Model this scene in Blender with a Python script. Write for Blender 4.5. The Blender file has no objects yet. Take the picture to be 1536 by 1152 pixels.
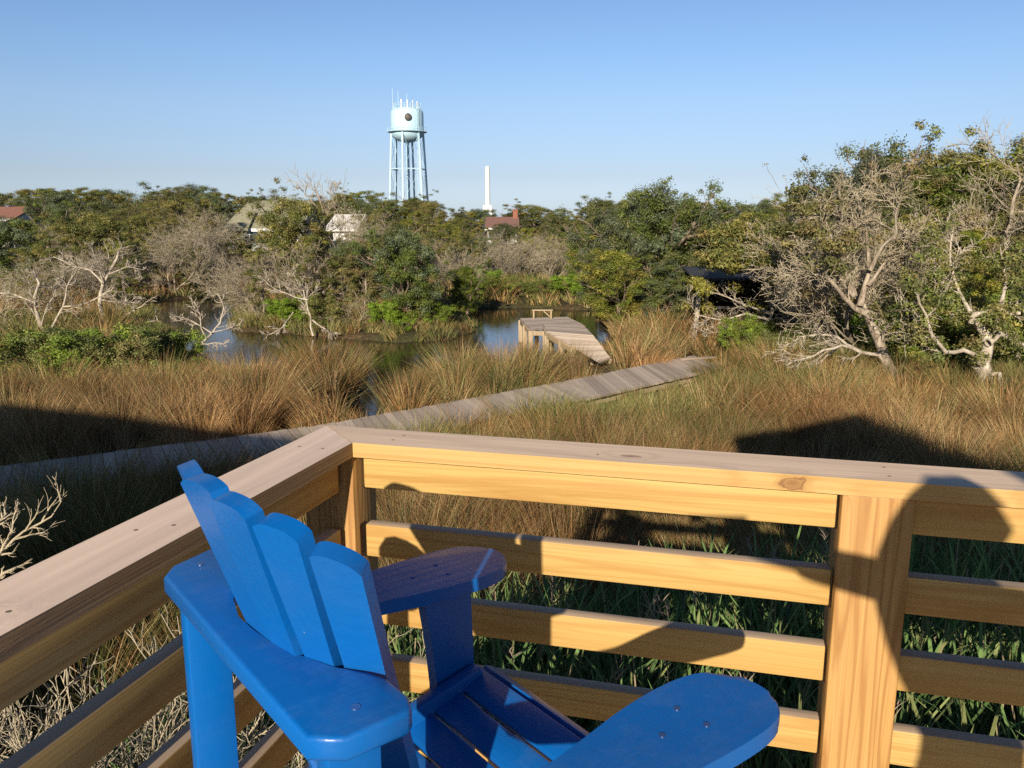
import bpy, bmesh, math, random
import numpy as np
from mathutils import Vector, Matrix, Quaternion
R = math.radians
rng = np.random.default_rng(7)
random.seed(7)
S = bpy.context.scene
C = S.collection
CAMZ = 3.7
DECK = 2.08
F_PX = 1245.0
PITCH = R(11.18)
SUN_AZ, SUN_EL = R(12.7), R(19.8)
cp, sp = math.cos(PITCH), math.sin(PITCH)

# ---------------------------------------------------------------- planning helpers
def ray(px, py):
    xn, yn = (px - 768) / F_PX, (py - 576) / F_PX
    return Vector((xn, cp - yn * sp, -sp - yn * cp))
def on_z(px, py, z):
    d = ray(px, py); k = (z - CAMZ) / d.z
    return Vector((d.x * k, d.y * k, z))
def on_y(px, py, Y):
    d = ray(px, py); k = Y / d.y
    return Vector((d.x * k, Y, CAMZ + d.z * k))

# ---------------------------------------------------------------- mesh helpers
def fix(o, mat=None, parent=None, smooth=None):
    C.objects.link(o)
    if mat: o.data.materials.append(mat)
    if parent: o.parent = parent
    if smooth is not None:
        o.data.polygons.foreach_set('use_smooth', [True] * len(o.data.polygons))
        o.data.set_sharp_from_angle(angle=R(smooth))
    return o
def np_mesh(name, V, F, mat, parent=None, col=None, smooth=False):
    V = np.asarray(V, np.float32); F = np.asarray(F, np.int32)
    me = bpy.data.meshes.new(name)
    me.vertices.add(len(V)); me.vertices.foreach_set('co', V.ravel())
    k = F.shape[1]
    me.loops.add(F.size); me.loops.foreach_set('vertex_index', F.ravel())
    me.polygons.add(len(F)); me.polygons.foreach_set('loop_start', np.arange(0, F.size, k, dtype=np.int32))
    if col is not None:
        a = me.attributes.new('tint', 'FLOAT_COLOR', 'POINT')
        c4 = np.ones((len(V), 4), np.float32); c4[:, :3] = col
        a.data.foreach_set('color', c4.ravel())
    me.update(calc_edges=True)
    if smooth: me.polygons.foreach_set('use_smooth', [True] * len(F))
    o = bpy.data.objects.new(name, me); C.objects.link(o)
    if mat: me.materials.append(mat)
    if parent: o.parent = parent
    return o
def bm_obj(name, bm, mat, parent=None, smooth=35):
    bmesh.ops.recalc_face_normals(bm, faces=bm.faces[:])
    me = bpy.data.meshes.new(name); bm.to_mesh(me); bm.free()
    o = bpy.data.objects.new(name, me)
    return fix(o, mat, parent, smooth)
def bevel(bm, w, seg=2):
    if w > 0:
        bmesh.ops.bevel(bm, geom=[e for e in bm.edges if len(e.link_faces) == 2 and e.calc_face_angle(0) > R(25)],
                        offset=w, segments=seg, affect='EDGES', profile=0.5, clamp_overlap=True)
def add_box(bm, c, s, rot=None):
    m = Matrix.Translation(Vector(c))
    if rot is not None: m = m @ rot.to_4x4()
    bmesh.ops.create_cube(bm, size=1, matrix=m @ Matrix.Diagonal((s[0], s[1], s[2], 1)))
def box_obj(name, c, s, mat, parent=None, bev=0.004, rot=None, seg=2):
    """box with its own origin at centre c (relative to the parent), optional rotation"""
    bm = bmesh.new(); add_box(bm, (0, 0, 0), s); bevel(bm, bev, seg)
    o = bm_obj(name, bm, mat, parent)
    o.location = c
    if rot is not None: o.rotation_euler = rot
    return o
def add_prism(bm, pts, z0, z1):
    a = [bm.verts.new((p[0], p[1], z0)) for p in pts]
    b = [bm.verts.new((p[0], p[1], z1)) for p in pts]
    n = len(pts)
    bm.faces.new(a[::-1]); bm.faces.new(b)
    for i in range(n): bm.faces.new((a[i], a[(i + 1) % n], b[(i + 1) % n], b[i]))
def beam(name, p0, p1, w, h, mat, parent=None, bev=0.003, roll=0):
    """a board from p0 to p1, long axis local X, w across, h up"""
    p0, p1 = Vector(p0), Vector(p1); d = p1 - p0
    bm = bmesh.new(); add_box(bm, (0, 0, 0), (d.length, w, h)); bevel(bm, bev)
    o = bm_obj(name, bm, mat, parent)
    o.location = (p0 + p1) / 2
    x = d.normalized(); up = Vector((0, 0, 1)) if abs(x.z) < .95 else Vector((0, 1, 0))
    y = up.cross(x).normalized(); z = x.cross(y)
    m = Matrix((x, y, z)).transposed()
    o.rotation_euler = (m @ Matrix.Rotation(roll, 3, 'X')).to_euler()
    return o
def add_beam(bm, p0, p1, w, h):
    p0, p1 = Vector(p0), Vector(p1); d = p1 - p0
    x = d.normalized(); up = Vector((0, 0, 1)) if abs(x.z) < .95 else Vector((0, 1, 0))
    y = up.cross(x).normalized(); z = x.cross(y)
    add_box(bm, (p0 + p1) / 2, (d.length, w, h), Matrix((x, y, z)).transposed())
def add_tube(bm, p0, p1, r0, r1=None, n=12, cap=True):
    r1 = r0 if r1 is None else r1
    p0, p1 = Vector(p0), Vector(p1); d = p1 - p0
    q = Vector((0, 0, 1)).rotation_difference(d.normalized())
    m = Matrix.Translation((p0 + p1) / 2) @ q.to_matrix().to_4x4()
    bmesh.ops.create_cone(bm, cap_ends=cap, segments=n, radius1=r0, radius2=r1, depth=d.length, matrix=m)
def lathe(bm, prof, n=32, c=(0, 0, 0)):
    rings = []
    for r, z in prof:
        if r < 1e-5: rings.append([bm.verts.new((c[0], c[1], c[2] + z))])
        else: rings.append([bm.verts.new((c[0] + r * math.cos(2 * math.pi * i / n), c[1] + r * math.sin(2 * math.pi * i / n), c[2] + z)) for i in range(n)])
    for a, b in zip(rings, rings[1:]):
        for i in range(n):
            j = (i + 1) % n
            if len(a) == 1 and len(b) == 1: continue
            if len(a) == 1: bm.faces.new((a[0], b[j], b[i]))
            elif len(b) == 1: bm.faces.new((a[i], a[j], b[0]))
            else: bm.faces.new((a[i], a[j], b[j], b[i]))
def empty(name, loc, rz=0):
    o = bpy.data.objects.new(name, None); C.objects.link(o)
    o.location = loc; o.rotation_euler = (0, 0, rz); o.empty_display_size = .2
    return o
def tag(o, label=None, cat=None, group=None, kind=None):
    if label: o['label'] = label
    if cat: o['category'] = cat
    if group: o['group'] = group
    if kind: o['kind'] = kind
    return o

# ---------------------------------------------------------------- materials
class NT:
    def __init__(s, name):
        s.m = bpy.data.materials.new(name); s.m.use_nodes = True
        s.t = s.m.node_tree; s.t.nodes.clear()
        s.out = s.n('ShaderNodeOutputMaterial')
    def n(s, typ, ins=None, **kw):
        nd = s.t.nodes.new(typ)
        for k, v in kw.items(): setattr(nd, k, v)
        for k, v in (ins or {}).items():
            if hasattr(v, 'is_linked') or isinstance(v, bpy.types.NodeSocket): s.t.links.new(v, nd.inputs[k])
            else: nd.inputs[k].default_value = v
        return nd
    def ramp(s, fac, stops, interp='LINEAR'):
        r = s.n('ShaderNodeValToRGB', {0: fac}); cr = r.color_ramp; cr.interpolation = interp
        while len(cr.elements) < len(stops): cr.elements.new(.5)
        for e, (p, c) in zip(cr.elements, stops):
            e.position = p; e.color = (c, c, c, 1) if isinstance(c, (int, float)) else (*c, 1)
        return r.outputs[0]
    def mix(s, f, a, b, mode='MIX'):
        m = s.n('ShaderNodeMix', data_type='RGBA', blend_type=mode)
        for i, v in ((0, f), (6, a), (7, b)):
            if isinstance(v, bpy.types.NodeSocket): s.t.links.new(v, m.inputs[i])
            elif i == 0: m.inputs[0].default_value = v
            else: m.inputs[i].default_value = (*v, 1)
        return m.outputs[2]
    def math(s, op, a, b=0.0):
        m = s.n('ShaderNodeMath', operation=op)
        for i, v in enumerate((a, b)):
            if isinstance(v, bpy.types.NodeSocket): s.t.links.new(v, m.inputs[i])
            else: m.inputs[i].default_value = v
        return m.outputs[0]
    def vec(s, scale, rand=False, src='Object'):
        tc = s.n('ShaderNodeTexCoord'); v = tc.outputs[src]
        if rand:
            oi = s.n('ShaderNodeObjectInfo')
            v = s.n('ShaderNodeVectorMath', {0: v, 1: s.n('ShaderNodeVectorMath', {0: oi.outputs['Random'], 1: (17.3, 31.7, 23.1)}, operation='MULTIPLY').outputs[0]}, operation='ADD').outputs[0]
        return s.n('ShaderNodeMapping', {0: v, 'Scale': scale}).outputs[0]
    def noise(s, v, scale=1, detail=3, rough=.5, dist=0):
        return s.n('ShaderNodeTexNoise', {'Vector': v, 'Scale': scale, 'Detail': detail, 'Roughness': rough, 'Distortion': dist}).outputs[0]
    def bump(s, h, strength=.3, dist=.01):
        return s.n('ShaderNodeBump', {'Height': h, 'Strength': strength, 'Distance': dist}).outputs[0]
    def finish(s, col, rough=.6, nrm=None, spec=.5, metallic=0, extra=None):
        ins = {'Roughness': rough, 'Specular IOR Level': spec, 'Metallic': metallic}
        ins['Base Color'] = col if isinstance(col, bpy.types.NodeSocket) else (*col, 1)
        if nrm is not None: ins['Normal'] = nrm
        if extra: ins.update(extra)
        b = s.n('ShaderNodeBsdfPrincipled', ins)
        s.t.links.new(b.outputs[0], s.out.inputs[0]); s.b = b
        return s.m

def wood(name, light, dark, weather, wfac=.9, rings=13, knots=(), contrast=1.0, bumpy=.25, sx=.55, isl=False):
    """sawn softwood: contour rings of a noise stretched along the board; its upward face has greyed"""
    t = NT(name)
    v = t.vec((sx, 9, 9), True)
    obj = t.n('ShaderNodeTexCoord').outputs['Object']
    n = t.noise(v, 1, 2, .45, .15)
    kd = None
    for (kx, ky, kz, kr) in knots:
        d = t.n('ShaderNodeVectorMath', {0: t.n('ShaderNodeMapping', {0: obj, 'Location': (-kx * .5, -ky, -kz), 'Scale': (.5, 1, 1)}).outputs[0]}, operation='LENGTH').outputs['Value']
        d = t.math('ADD', d, t.math('MULTIPLY', t.math('SUBTRACT', t.noise(t.vec((30, 60, 60)), 1, 3, .7), .5), kr * .9))
        g = t.math('POWER', 2.718, t.math('MULTIPLY', t.math('POWER', t.math('DIVIDE', d, kr * 1.9), 2.0), -1.0))
        n = t.math('ADD', n, t.math('MULTIPLY', g, .42))
        kk = t.ramp(t.math('DIVIDE', d, kr), [(0, .9), (.38, .55), (.46, 1), (.55, .25), (.8, 0)])
        kd = kk if kd is None else t.math('MAXIMUM', kd, kk)
    w = t.math('PINGPONG', t.math('MULTIPLY', n, float(rings)), 1.0)
    ring = t.ramp(w, [(0, 0), (.5, .12), (.8, .75), (.93, 1), (1, .8)])
    fib = t.noise(t.vec((3, 160, 160), True), 1, 2)
    fine = t.math('PINGPONG', t.math('MULTIPLY', t.noise(t.vec((sx * .7, 14, 14), True), 1, 2, .4, .1), float(rings) * 2.6), 1.0)
    blot = t.noise(t.vec((1.4, 5, 5), True), 1, 3)
    col = t.mix(t.math('MULTIPLY', ring, .75 * contrast), light, dark)
    col = t.mix(t.ramp(fine, [(.55, 0), (.9, .42)]), col, dark)
    col = t.mix(t.ramp(fib, [(.35, 0), (.75, .35)]), col, dark)
    col = t.mix(t.ramp(blot, [(.3, 0), (.75, .3)]), col, tuple(c * .8 for c in light), 'MIX')
    if kd is not None: col = t.mix(kd, col, (.13, .055, .022))
    col = t.mix(t.math('MULTIPLY', t.n('ShaderNodeObjectInfo').outputs['Random'], .45), col, tuple(c * k_ for c, k_ in zip(light, (.80, .68, .55))))
    geo = t.n('ShaderNodeNewGeometry')
    up = t.n('ShaderNodeSeparateXYZ', {0: geo.outputs['Normal']}).outputs[2]
    upf = t.ramp(up, [(.55, 0), (.9, wfac)])
    wn = t.noise(t.vec((2.5, 40, 40), True), 1, 4)
    wcol = t.mix(t.ramp(wn, [(.3, 0), (.7, .6)]), weather, tuple(c * .72 for c in weather))
    wcol = t.mix(t.math('MULTIPLY', ring, .3), wcol, tuple(c * .6 for c in weather))
    if kd is not None: wcol = t.mix(t.math('MULTIPLY', kd, .85), wcol, (.16, .07, .035))
    col = t.mix(upf, col, wcol)
    if isl:
        rpi = geo.outputs['Random Per Island']
        col = t.mix(t.ramp(rpi, [(0, .32), (.5, 0), (1, 0)]), col, tuple(c * .6 for c in dark)); col = t.mix(t.ramp(rpi, [(.5, 0), (1, .4)]), col, tuple(min(1, c * 1.35) for c in weather))
    h = t.math('ADD', t.math('MULTIPLY', fib, .6), t.math('MULTIPLY', ring, .3))
    return t.finish(col, .62, t.bump(h, bumpy, .004), .3)

GOLD, GOLDD, WEATH = (.48, .335, .120), (.32, .165, .042), (.74, .56, .40)
M = {}
M['pine'] = wood('pine_boards', GOLD, GOLDD, (.46, .36, .27), .8)
M['pine_cap'] = wood('pine_cap', (.48, .33, .13), GOLDD, WEATH, 1.0, rings=7, contrast=.6,
                     knots=[(-.735, -.078, .0, .030), (-.2, -.078, -.002, .034), (-1.1, -.02, .02, .02)])
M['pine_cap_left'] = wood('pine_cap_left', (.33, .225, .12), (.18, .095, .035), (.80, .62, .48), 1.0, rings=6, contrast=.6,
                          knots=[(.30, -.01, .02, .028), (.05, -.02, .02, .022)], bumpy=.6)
M['pine_post'] = wood('pine_post', (.45, .275, .095), (.23, .10, .024), WEATH, .8, rings=34, sx=.45, contrast=1.3)
M['grey_wood'] = wood('weathered_planks', (.30, .25, .20), (.17, .135, .10), (.50, .41, .32), 1.0, rings=8, isl=True)
M['pile'] = wood('pilings', (.36, .29, .19), (.20, .14, .08), WEATH, .5, rings=8)

def paint(name, col, rough=.35, bump=.08, wear=None):
    """brushed-on paint: brush strokes along the board, dust, small chips and rubbed spots"""
    t = NT(name)
    n = t.noise(t.vec((5, 90, 90), True), 1, 3); n2 = t.noise(t.vec((90, 7, 60), True), 1, 2)
    b = t.noise(t.vec((2, 2, 2), True), 2.2, 4)
    c = t.mix(t.ramp(b, [(.3, 0), (.75, .5)]), col, (col[0] + .006, col[1] * .80, col[2] * .78))
    dust = t.noise(t.vec((1, 1, 1), True), 9, 6, .75)
    geo = t.n('ShaderNodeNewGeometry'); up = t.n('ShaderNodeSeparateXYZ', {0: geo.outputs['Normal']}).outputs[2]
    c = t.mix(t.math('MULTIPLY', t.ramp(dust, [(.50, 0), (.78, .13)]), t.ramp(up, [(.3, .25), (.9, 1)])), c, (.20, .24, .30))
    chip = t.noise(t.vec((1, 1, 1), True), 70, 2, .6)
    c = t.mix(t.ramp(chip, [(.775, 0), (.79, .7)]), c, (.16, .25, .40))
    scr = t.noise(t.vec((3, 240, 240), True), 1, 2, .5)
    c = t.mix(t.ramp(scr, [(.76, 0), (.82, .35)]), c, (.10, .22, .45))
    h = t.math('ADD', t.math('MULTIPLY', n, .7), t.math('ADD', t.math('MULTIPLY', n2, .25), t.math('MULTIPLY', b, .8)))
    return t.finish(c, t.ramp(b, [(.2, rough * .75), (.8, rough * 1.4)]), t.bump(h, .28, .004), .4)
M['blue'] = paint('blue_paint', (.001, .104, .385), .36)
M['nail'] = NT('dull_nail').finish((.20, .15, .11), .6, metallic=.3)
M['screw'] = NT('steel_screw').finish((.35, .4, .5), .3, metallic=1)

def simple(name, col, rough=.7, var=.15, scale=3, bump=0, spec=.3, metallic=0, src='Object'):
    t = NT(name)
    n = t.noise(t.vec((1, 1, 1), False, src), scale, 4)
    c = t.mix(t.ramp(n, [(.3, 0), (.7, 1)]), col, tuple(x * (1 - var) for x in col))
    return t.finish(c, rough, t.bump(n, bump, .02) if bump else None, spec, metallic)
M['tower'] = simple('tower_paint', (.42, .61, .72), .4, .08, .4)
M['tower_dark'] = simple('dish_paint', (.09, .08, .075), .5)
M['white'] = simple('white_paint', (.66, .66, .64), .5, .08)
M['wallwhite'] = simple('white_siding', (.60, .59, .57), .6, .08)
M['brick'] = simple('brick_chimney', (.25, .10, .065), .8, .2, 8)
M['darkwood'] = simple('dark_weathered_wood', (.045, .042, .04), .8, .4, 6)
M['glass'] = simple('window_glass', (.05, .07, .09), .1, .1, 1, spec=.8)
def shingle(name, col, bands=5.0):
    t = NT(name)
    v = t.vec((1, 1, 1))
    n = t.noise(v, 9, 3); 
    br = t.n('ShaderNodeTexBrick', {'Vector': v, 'Scale': 1.0, 'Color1': (*col, 1), 'Color2': (*[c * .8 for c in col], 1), 'Mortar': (*[c * .6 for c in col], 1), 'Mortar Size': .015, 'Brick Width': .4, 'Row Height': .2}).outputs[0]
    return t.finish(t.mix(t.ramp(n, [(.3, 0), (.7, .5)]), br, tuple(c * .75 for c in col)), .85, None, .2)
M['roof_olive'] = shingle('olive_shingles', (.29, .28, .19))
M['roof_brown'] = shingle('brown_shingles', (.25, .14, .11))
M['roof_red'] = shingle('red_shingles', (.29, .14, .10))
M['roof_metal'] = simple('dark_roof', (.05, .055, .07), .6, .2)

def leafmat(name, tr=.2, rough=.55, jitter=.35, spec=.25):
    t = NT(name)
    a = t.n('ShaderNodeAttribute', attribute_name='tint').outputs['Color']
    oi = t.n('ShaderNodeObjectInfo').outputs['Random']
    hsv = t.n('ShaderNodeHueSaturation', {'Color': a, 'Hue': t.math('ADD', .485, t.math('MULTIPLY', oi, .03)),
              'Saturation': t.math('ADD', .85, t.math('MULTIPLY', oi, .3)), 'Value': t.math('ADD', 1 - jitter / 2, t.math('MULTIPLY', oi, jitter))}).outputs[0]
    m = t.finish(hsv, rough, None, spec)
    tl = t.n('ShaderNodeBsdfTranslucent', {'Color': hsv})
    mx = t.n('ShaderNodeMixShader', {0: tr, 1: t.b.outputs[0], 2: tl.outputs[0]})
    t.t.links.new(mx.outputs[0], t.out.inputs[0])
    return m
M['leaf'] = leafmat('foliage')
M['grass'] = leafmat('grass_blades', .16, .75, 0, .08)
def barkmat(name, col, dark):
    t = NT(name)
    n = t.noise(t.vec((1, 1, .35), True), 9, 5, .65); f = t.noise(t.vec((1, 1, 1), True), 1.3, 2)
    c = t.mix(t.ramp(n, [(.38, 1), (.6, 0)]), col, dark)
    c = t.mix(t.ramp(f, [(.35, 0), (.7, .45)]), c, tuple(x * .7 for x in col))
    return t.finish(c, .85, t.bump(n, .6, .04), .2)
M['bark'] = barkmat('grey_bark', (.36, .305, .235), (.13, .10, .07))
M['bark_pale'] = barkmat('bleached_wood', (.48, .425, .34), (.22, .18, .135))
M['bark_dark'] = barkmat('brown_bark', (.26, .20, .15), (.10, .07, .05))
M['twig'] = barkmat('twig_bark', (.45, .39, .275), (.28, .235, .16))

# ---------------------------------------------------------------- camera, light, sky
cam = bpy.data.cameras.new('camera'); co = bpy.data.objects.new('camera', cam); C.objects.link(co)
co.location = (0, 0, CAMZ); co.rotation_euler = (math.pi / 2 - PITCH, 0, 0)
cam.sensor_width = 36; cam.lens = 36 * F_PX / 1536; cam.clip_end = 6000; cam.clip_start = .02
S.camera = co
sun = bpy.data.lights.new('sun', 'SUN'); so = bpy.data.objects.new('sun', sun); C.objects.link(so)
sun.energy = 4.8; sun.angle = R(.53); sun.color = (1, .87, .70)
ldir = Vector((math.sin(SUN_AZ) * math.cos(SUN_EL), math.cos(SUN_AZ) * math.cos(SUN_EL), -math.sin(SUN_EL)))
so.rotation_euler = Vector((0, 0, -1)).rotation_difference(ldir).to_euler()
so.location = (0, -20, 20)
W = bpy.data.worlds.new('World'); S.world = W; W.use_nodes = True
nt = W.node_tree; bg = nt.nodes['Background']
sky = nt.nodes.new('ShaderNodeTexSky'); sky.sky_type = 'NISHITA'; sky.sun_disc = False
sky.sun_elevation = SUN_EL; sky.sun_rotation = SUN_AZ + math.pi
sky.air_density = 1.0; sky.dust_density = .3; sky.ozone_density = 2.0; sky.altitude = 0
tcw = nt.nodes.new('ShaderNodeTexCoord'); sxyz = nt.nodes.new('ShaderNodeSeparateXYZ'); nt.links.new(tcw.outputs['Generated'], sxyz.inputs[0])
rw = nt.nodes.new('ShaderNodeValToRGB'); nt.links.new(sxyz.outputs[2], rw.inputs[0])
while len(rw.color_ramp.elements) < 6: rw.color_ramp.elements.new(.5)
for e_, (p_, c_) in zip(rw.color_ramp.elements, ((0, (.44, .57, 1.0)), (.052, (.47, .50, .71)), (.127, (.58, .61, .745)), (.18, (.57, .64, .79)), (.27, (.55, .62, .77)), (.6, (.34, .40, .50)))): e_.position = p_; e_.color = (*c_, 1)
mw = nt.nodes.new('ShaderNodeMix'); mw.data_type = 'RGBA'; mw.blend_type = 'MULTIPLY'; mw.inputs[0].default_value = 1   # sky colour corrected by elevation, darkened overhead to cut the fill light
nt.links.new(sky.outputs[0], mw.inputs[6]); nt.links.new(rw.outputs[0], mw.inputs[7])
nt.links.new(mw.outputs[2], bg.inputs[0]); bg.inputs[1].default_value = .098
vs = S.view_settings; vs.view_transform = 'Standard'; vs.look = 'None'; vs.gamma = 1; vs.exposure = 0.7
S.cycles.max_bounces = 6; S.cycles.transparent_max_bounces = 8; S.cycles.diffuse_bounces = 3
S.cycles.use_adaptive_sampling = True; S.cycles.use_denoising = False; S.cycles.adaptive_threshold = .008; S.cycles.sample_clamp_indirect = 4; S.cycles.pixel_filter_type = 'BLACKMAN_HARRIS'; S.cycles.filter_width = 1.5

# ---------------------------------------------------------------- marsh layout
def P2(pts, z=0.0): return np.array([[on_z(x, y, z).x, on_z(x, y, z).y] for x, y in pts])
POND = P2([(226, 452), (300, 447), (345, 449), (352, 470), (350, 498), (430, 500), (500, 508), (600, 514), (680, 509), (712, 499), (705, 482), (686, 464),
           (790, 462), (890, 466), (905, 490), (915, 520), (905, 548), (840, 560), (740, 570), (650, 578), (612, 590), (600, 612), (570, 650), (520, 660),
           (505, 640), (545, 605), (550, 585), (500, 578), (400, 575), (330, 566), (290, 540), (262, 505), (235, 478)])
POND2 = P2([(-120, 480), (-20, 484), (42, 488), (46, 500), (-20, 508), (-130, 510)])
def sdf(poly, X, Y):
    """signed distance, negative inside"""
    X = np.asarray(X, float); Y = np.asarray(Y, float)
    d = np.full(X.shape, 1e9); ins = np.zeros(X.shape, bool)
    n = len(poly)
    for i in range(n):
        ax, ay = poly[i]; bx, by = poly[(i + 1) % n]
        ex, ey = bx - ax, by - ay
        t = np.clip(((X - ax) * ex + (Y - ay) * ey) / (ex * ex + ey * ey + 1e-12), 0, 1)
        d = np.minimum(d, np.hypot(X - ax - t * ex, Y - ay - t * ey))
        c = ((ay > Y) != (by > Y)) & (X < ex * (Y - ay) / (ey + 1e-12 * (ey == 0)) + ax)
        ins ^= c
    return np.where(ins, -d, d)
def water_d(X, Y):
    return np.minimum(sdf(POND, X, Y), sdf(POND2, X, Y)) + .10 * np.sin(X * 3.1 + Y * 1.3) + .08 * np.sin(Y * 4.3 - X * 1.7)
def height(X, Y):
    d = water_d(X, Y)
    t = np.clip((d + .9) / 1.4, 0, 1)
    h = -.55 + .70 * (t * t * (3 - 2 * t))
    h = h + .05 * np.sin(X * .9 + 1) * np.sin(Y * .7) * np.clip(d, 0, 1)
    far = np.clip((np.hypot(X, Y) - 45) / 40, 0, 1)
    return h + .5 * far
# boardwalk centre line (its top at WZ)
WZ = .45
def wpt(x, y): p = on_z(x, y, WZ); return np.array([p.x, p.y])
WU = [wpt(-120, 716), wpt(0, 699), wpt(340, 656), wpt(490, 636), wpt(850, 571), wpt(1040, 533)]   # far edge
WW = 1.45
def walk_dist(X, Y):
    d = np.full(np.shape(X), 1e9)
    for a, b in zip(WU, WU[1:]):
        e = b - a; L = np.hypot(*e); nrm = np.array([e[1], -e[0]]) / L
        a2 = a + nrm * WW / 2; b2 = b + nrm * WW / 2
        t = np.clip(((X - a2[0]) * e[0] + (Y - a2[1]) * e[1]) / L ** 2, 0, 1)
        d = np.minimum(d, np.hypot(X - a2[0] - t * e[0], Y - a2[1] - t * e[1]))
    return d

# ground: one sheet, fine near the camera, reaching the horizon
def axis(lo, hi, step, far):
    a = list(np.arange(lo, hi, step)); s = step
    x = a[-1]
    while x < far: s *= 1.25; x += s; a.append(x)
    x = a[0]; s = step
    while x > -far: s *= 1.25; x -= s; a.insert(0, x)
    return np.array(a)
gx, gy = axis(-22, 18, .3, 2500), axis(1, 44, .3, 2500)
GX, GY = np.meshgrid(gx, gy)
GZ = height(GX, GY)
nx, ny = len(gx), len(gy)
idx = np.arange(nx * ny).reshape(ny, nx)
Fg = np.stack([idx[:-1, :-1], idx[:-1, 1:], idx[1:, 1:], idx[1:, :-1]], -1).reshape(-1, 4)
t = NT('marsh_ground')
n1 = t.noise(t.vec((1, 1, 1)), .6, 4); n2 = t.noise(t.vec((1, 1, 1)), 7, 5, .7)
c = t.mix(t.ramp(n1, [(.4, 0), (.6, 1)]), (.13, .085, .042), (.075, .08, .03))
c = t.mix(t.ramp(n2, [(.35, 1), (.65, 0)]), c, (.04, .03, .018))
M['ground'] = t.finish(c, .95, t.bump(n2, .8, .05), .1)
g = np_mesh('ground', np.stack([GX.ravel(), GY.ravel(), GZ.ravel()], 1), Fg, M['ground'], smooth=True)
tag(g, kind='structure')
# water
t = NT('marsh_water')
n1 = t.noise(t.vec((1, 2.2, 1)), 2.4, 3); n2 = t.noise(t.vec((1, 2, 1)), 14, 2)
hh = t.math('ADD', t.math('MULTIPLY', n1, .8), t.math('MULTIPLY', n2, .2))
M['water'] = t.finish((.028, .022, .012), .04, t.bump(hh, .06, .06), .5, extra={'IOR': 1.33})
wv = [(-60, 4, 0), (14, 4, 0), (14, 50, 0), (-60, 50, 0)]
w = np_mesh('water', wv, [(0, 1, 2, 3)], M['water']); tag(w, kind='structure')

# ---------------------------------------------------------------- blades (grass, reeds)
def blades(base, az, h, w, lean, bend, col, levels=(0, .4, .75, 1.0), wid=(1, .85, .55, .08), droop=.35):
    n = len(base); L = len(levels)
    V = np.zeros((n, L, 2, 3), np.float32)
    dx, dy = np.cos(az), np.sin(az)
    px_, py_ = -dy, dx
    yaw = rng.uniform(0, np.pi, n); wx, wy = np.cos(yaw), np.sin(yaw)
    for i, (tt, ww) in enumerate(zip(levels, wid)):
        off = h * (lean * tt + bend * tt * tt)
        z = h * tt * (1 - droop * bend * tt - .3 * lean * lean)
        for k, sgn in enumerate((-1, 1)):
            V[:, i, k, 0] = base[:, 0] + dx * off + wx * w * ww * .5 * sgn
            V[:, i, k, 1] = base[:, 1] + dy * off + wy * w * ww * .5 * sgn
            V[:, i, k, 2] = base[:, 2] + z
    b = (np.arange(n) * L * 2)[:, None]
    F = []
    for i in range(L - 1):
        F.append(np.concatenate([b + 2 * i, b + 2 * i + 1, b + 2 * i + 3, b + 2 * i + 2], 1))
    F = np.stack(F, 1).reshape(-1, 4)
    cc = np.repeat(col[:, None, :], L * 2, 1).reshape(-1, 3)
    return V.reshape(-1, 3), F, cc
def vnoise(X, Y, s, seed=0):
    r = np.random.default_rng(seed); o = r.uniform(0, 100, 6)
    return (np.sin(X / s + o[0] + 1.3 * np.sin(Y / s * .8 + o[1])) + np.sin(Y / s * 1.1 + o[2] + 1.1 * np.sin(X / s * .7 + o[3])) + .6 * np.sin((X + Y) / s * 2.1 + o[4])) / 2.6
def scatter(x0, x1, y0, y1, step):
    xs, ys = np.meshgrid(np.arange(x0, x1, step), np.arange(y0, y1, step))
    X = xs.ravel() + rng.uniform(-.5, .5, xs.size) * step; Y = ys.ravel() + rng.uniform(-.5, .5, xs.size) * step
    k = np.abs(X) < Y * .68 + 1.5
    return X[k], Y[k]
BROWN = np.array([[.32, .19, .070], [.36, .245, .10], [.28, .155, .052], [.46, .34, .165], [.18, .11, .042]])
GREEN = np.array([[.13, .15, .042], [.19, .20, .065], [.10, .125, .035], [.28, .26, .10]])
def tussock(X, Y, cell, seed):
    """nearest jittered tussock centre: offset x, y, distance, random"""
    cx, cy = np.floor(X / cell), np.floor(Y / cell)
    best = np.full(X.shape, 1e9); ox = np.zeros(X.shape); oy = np.zeros(X.shape); rnd = np.zeros(X.shape)
    for i in (-1, 0, 1):
        for j in (-1, 0, 1):
            u, v = cx + i, cy + j
            h1 = np.modf(np.abs(np.sin(u * 127.1 + v * 311.7 + seed) * 43758.5453))[0]; h2 = np.modf(np.abs(np.sin(u * 269.5 + v * 183.3 + seed) * 43758.5453))[0]
            dx, dy = X - (u + h1) * cell, Y - (v + h2) * cell; d = np.hypot(dx, dy); m = d < best
            best = np.where(m, d, best); ox = np.where(m, dx, ox); oy = np.where(m, dy, oy); rnd = np.where(m, np.modf(h1 * 17.3 + h2 * 9.1)[0], rnd)
    return ox, oy, best / cell, rnd
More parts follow.
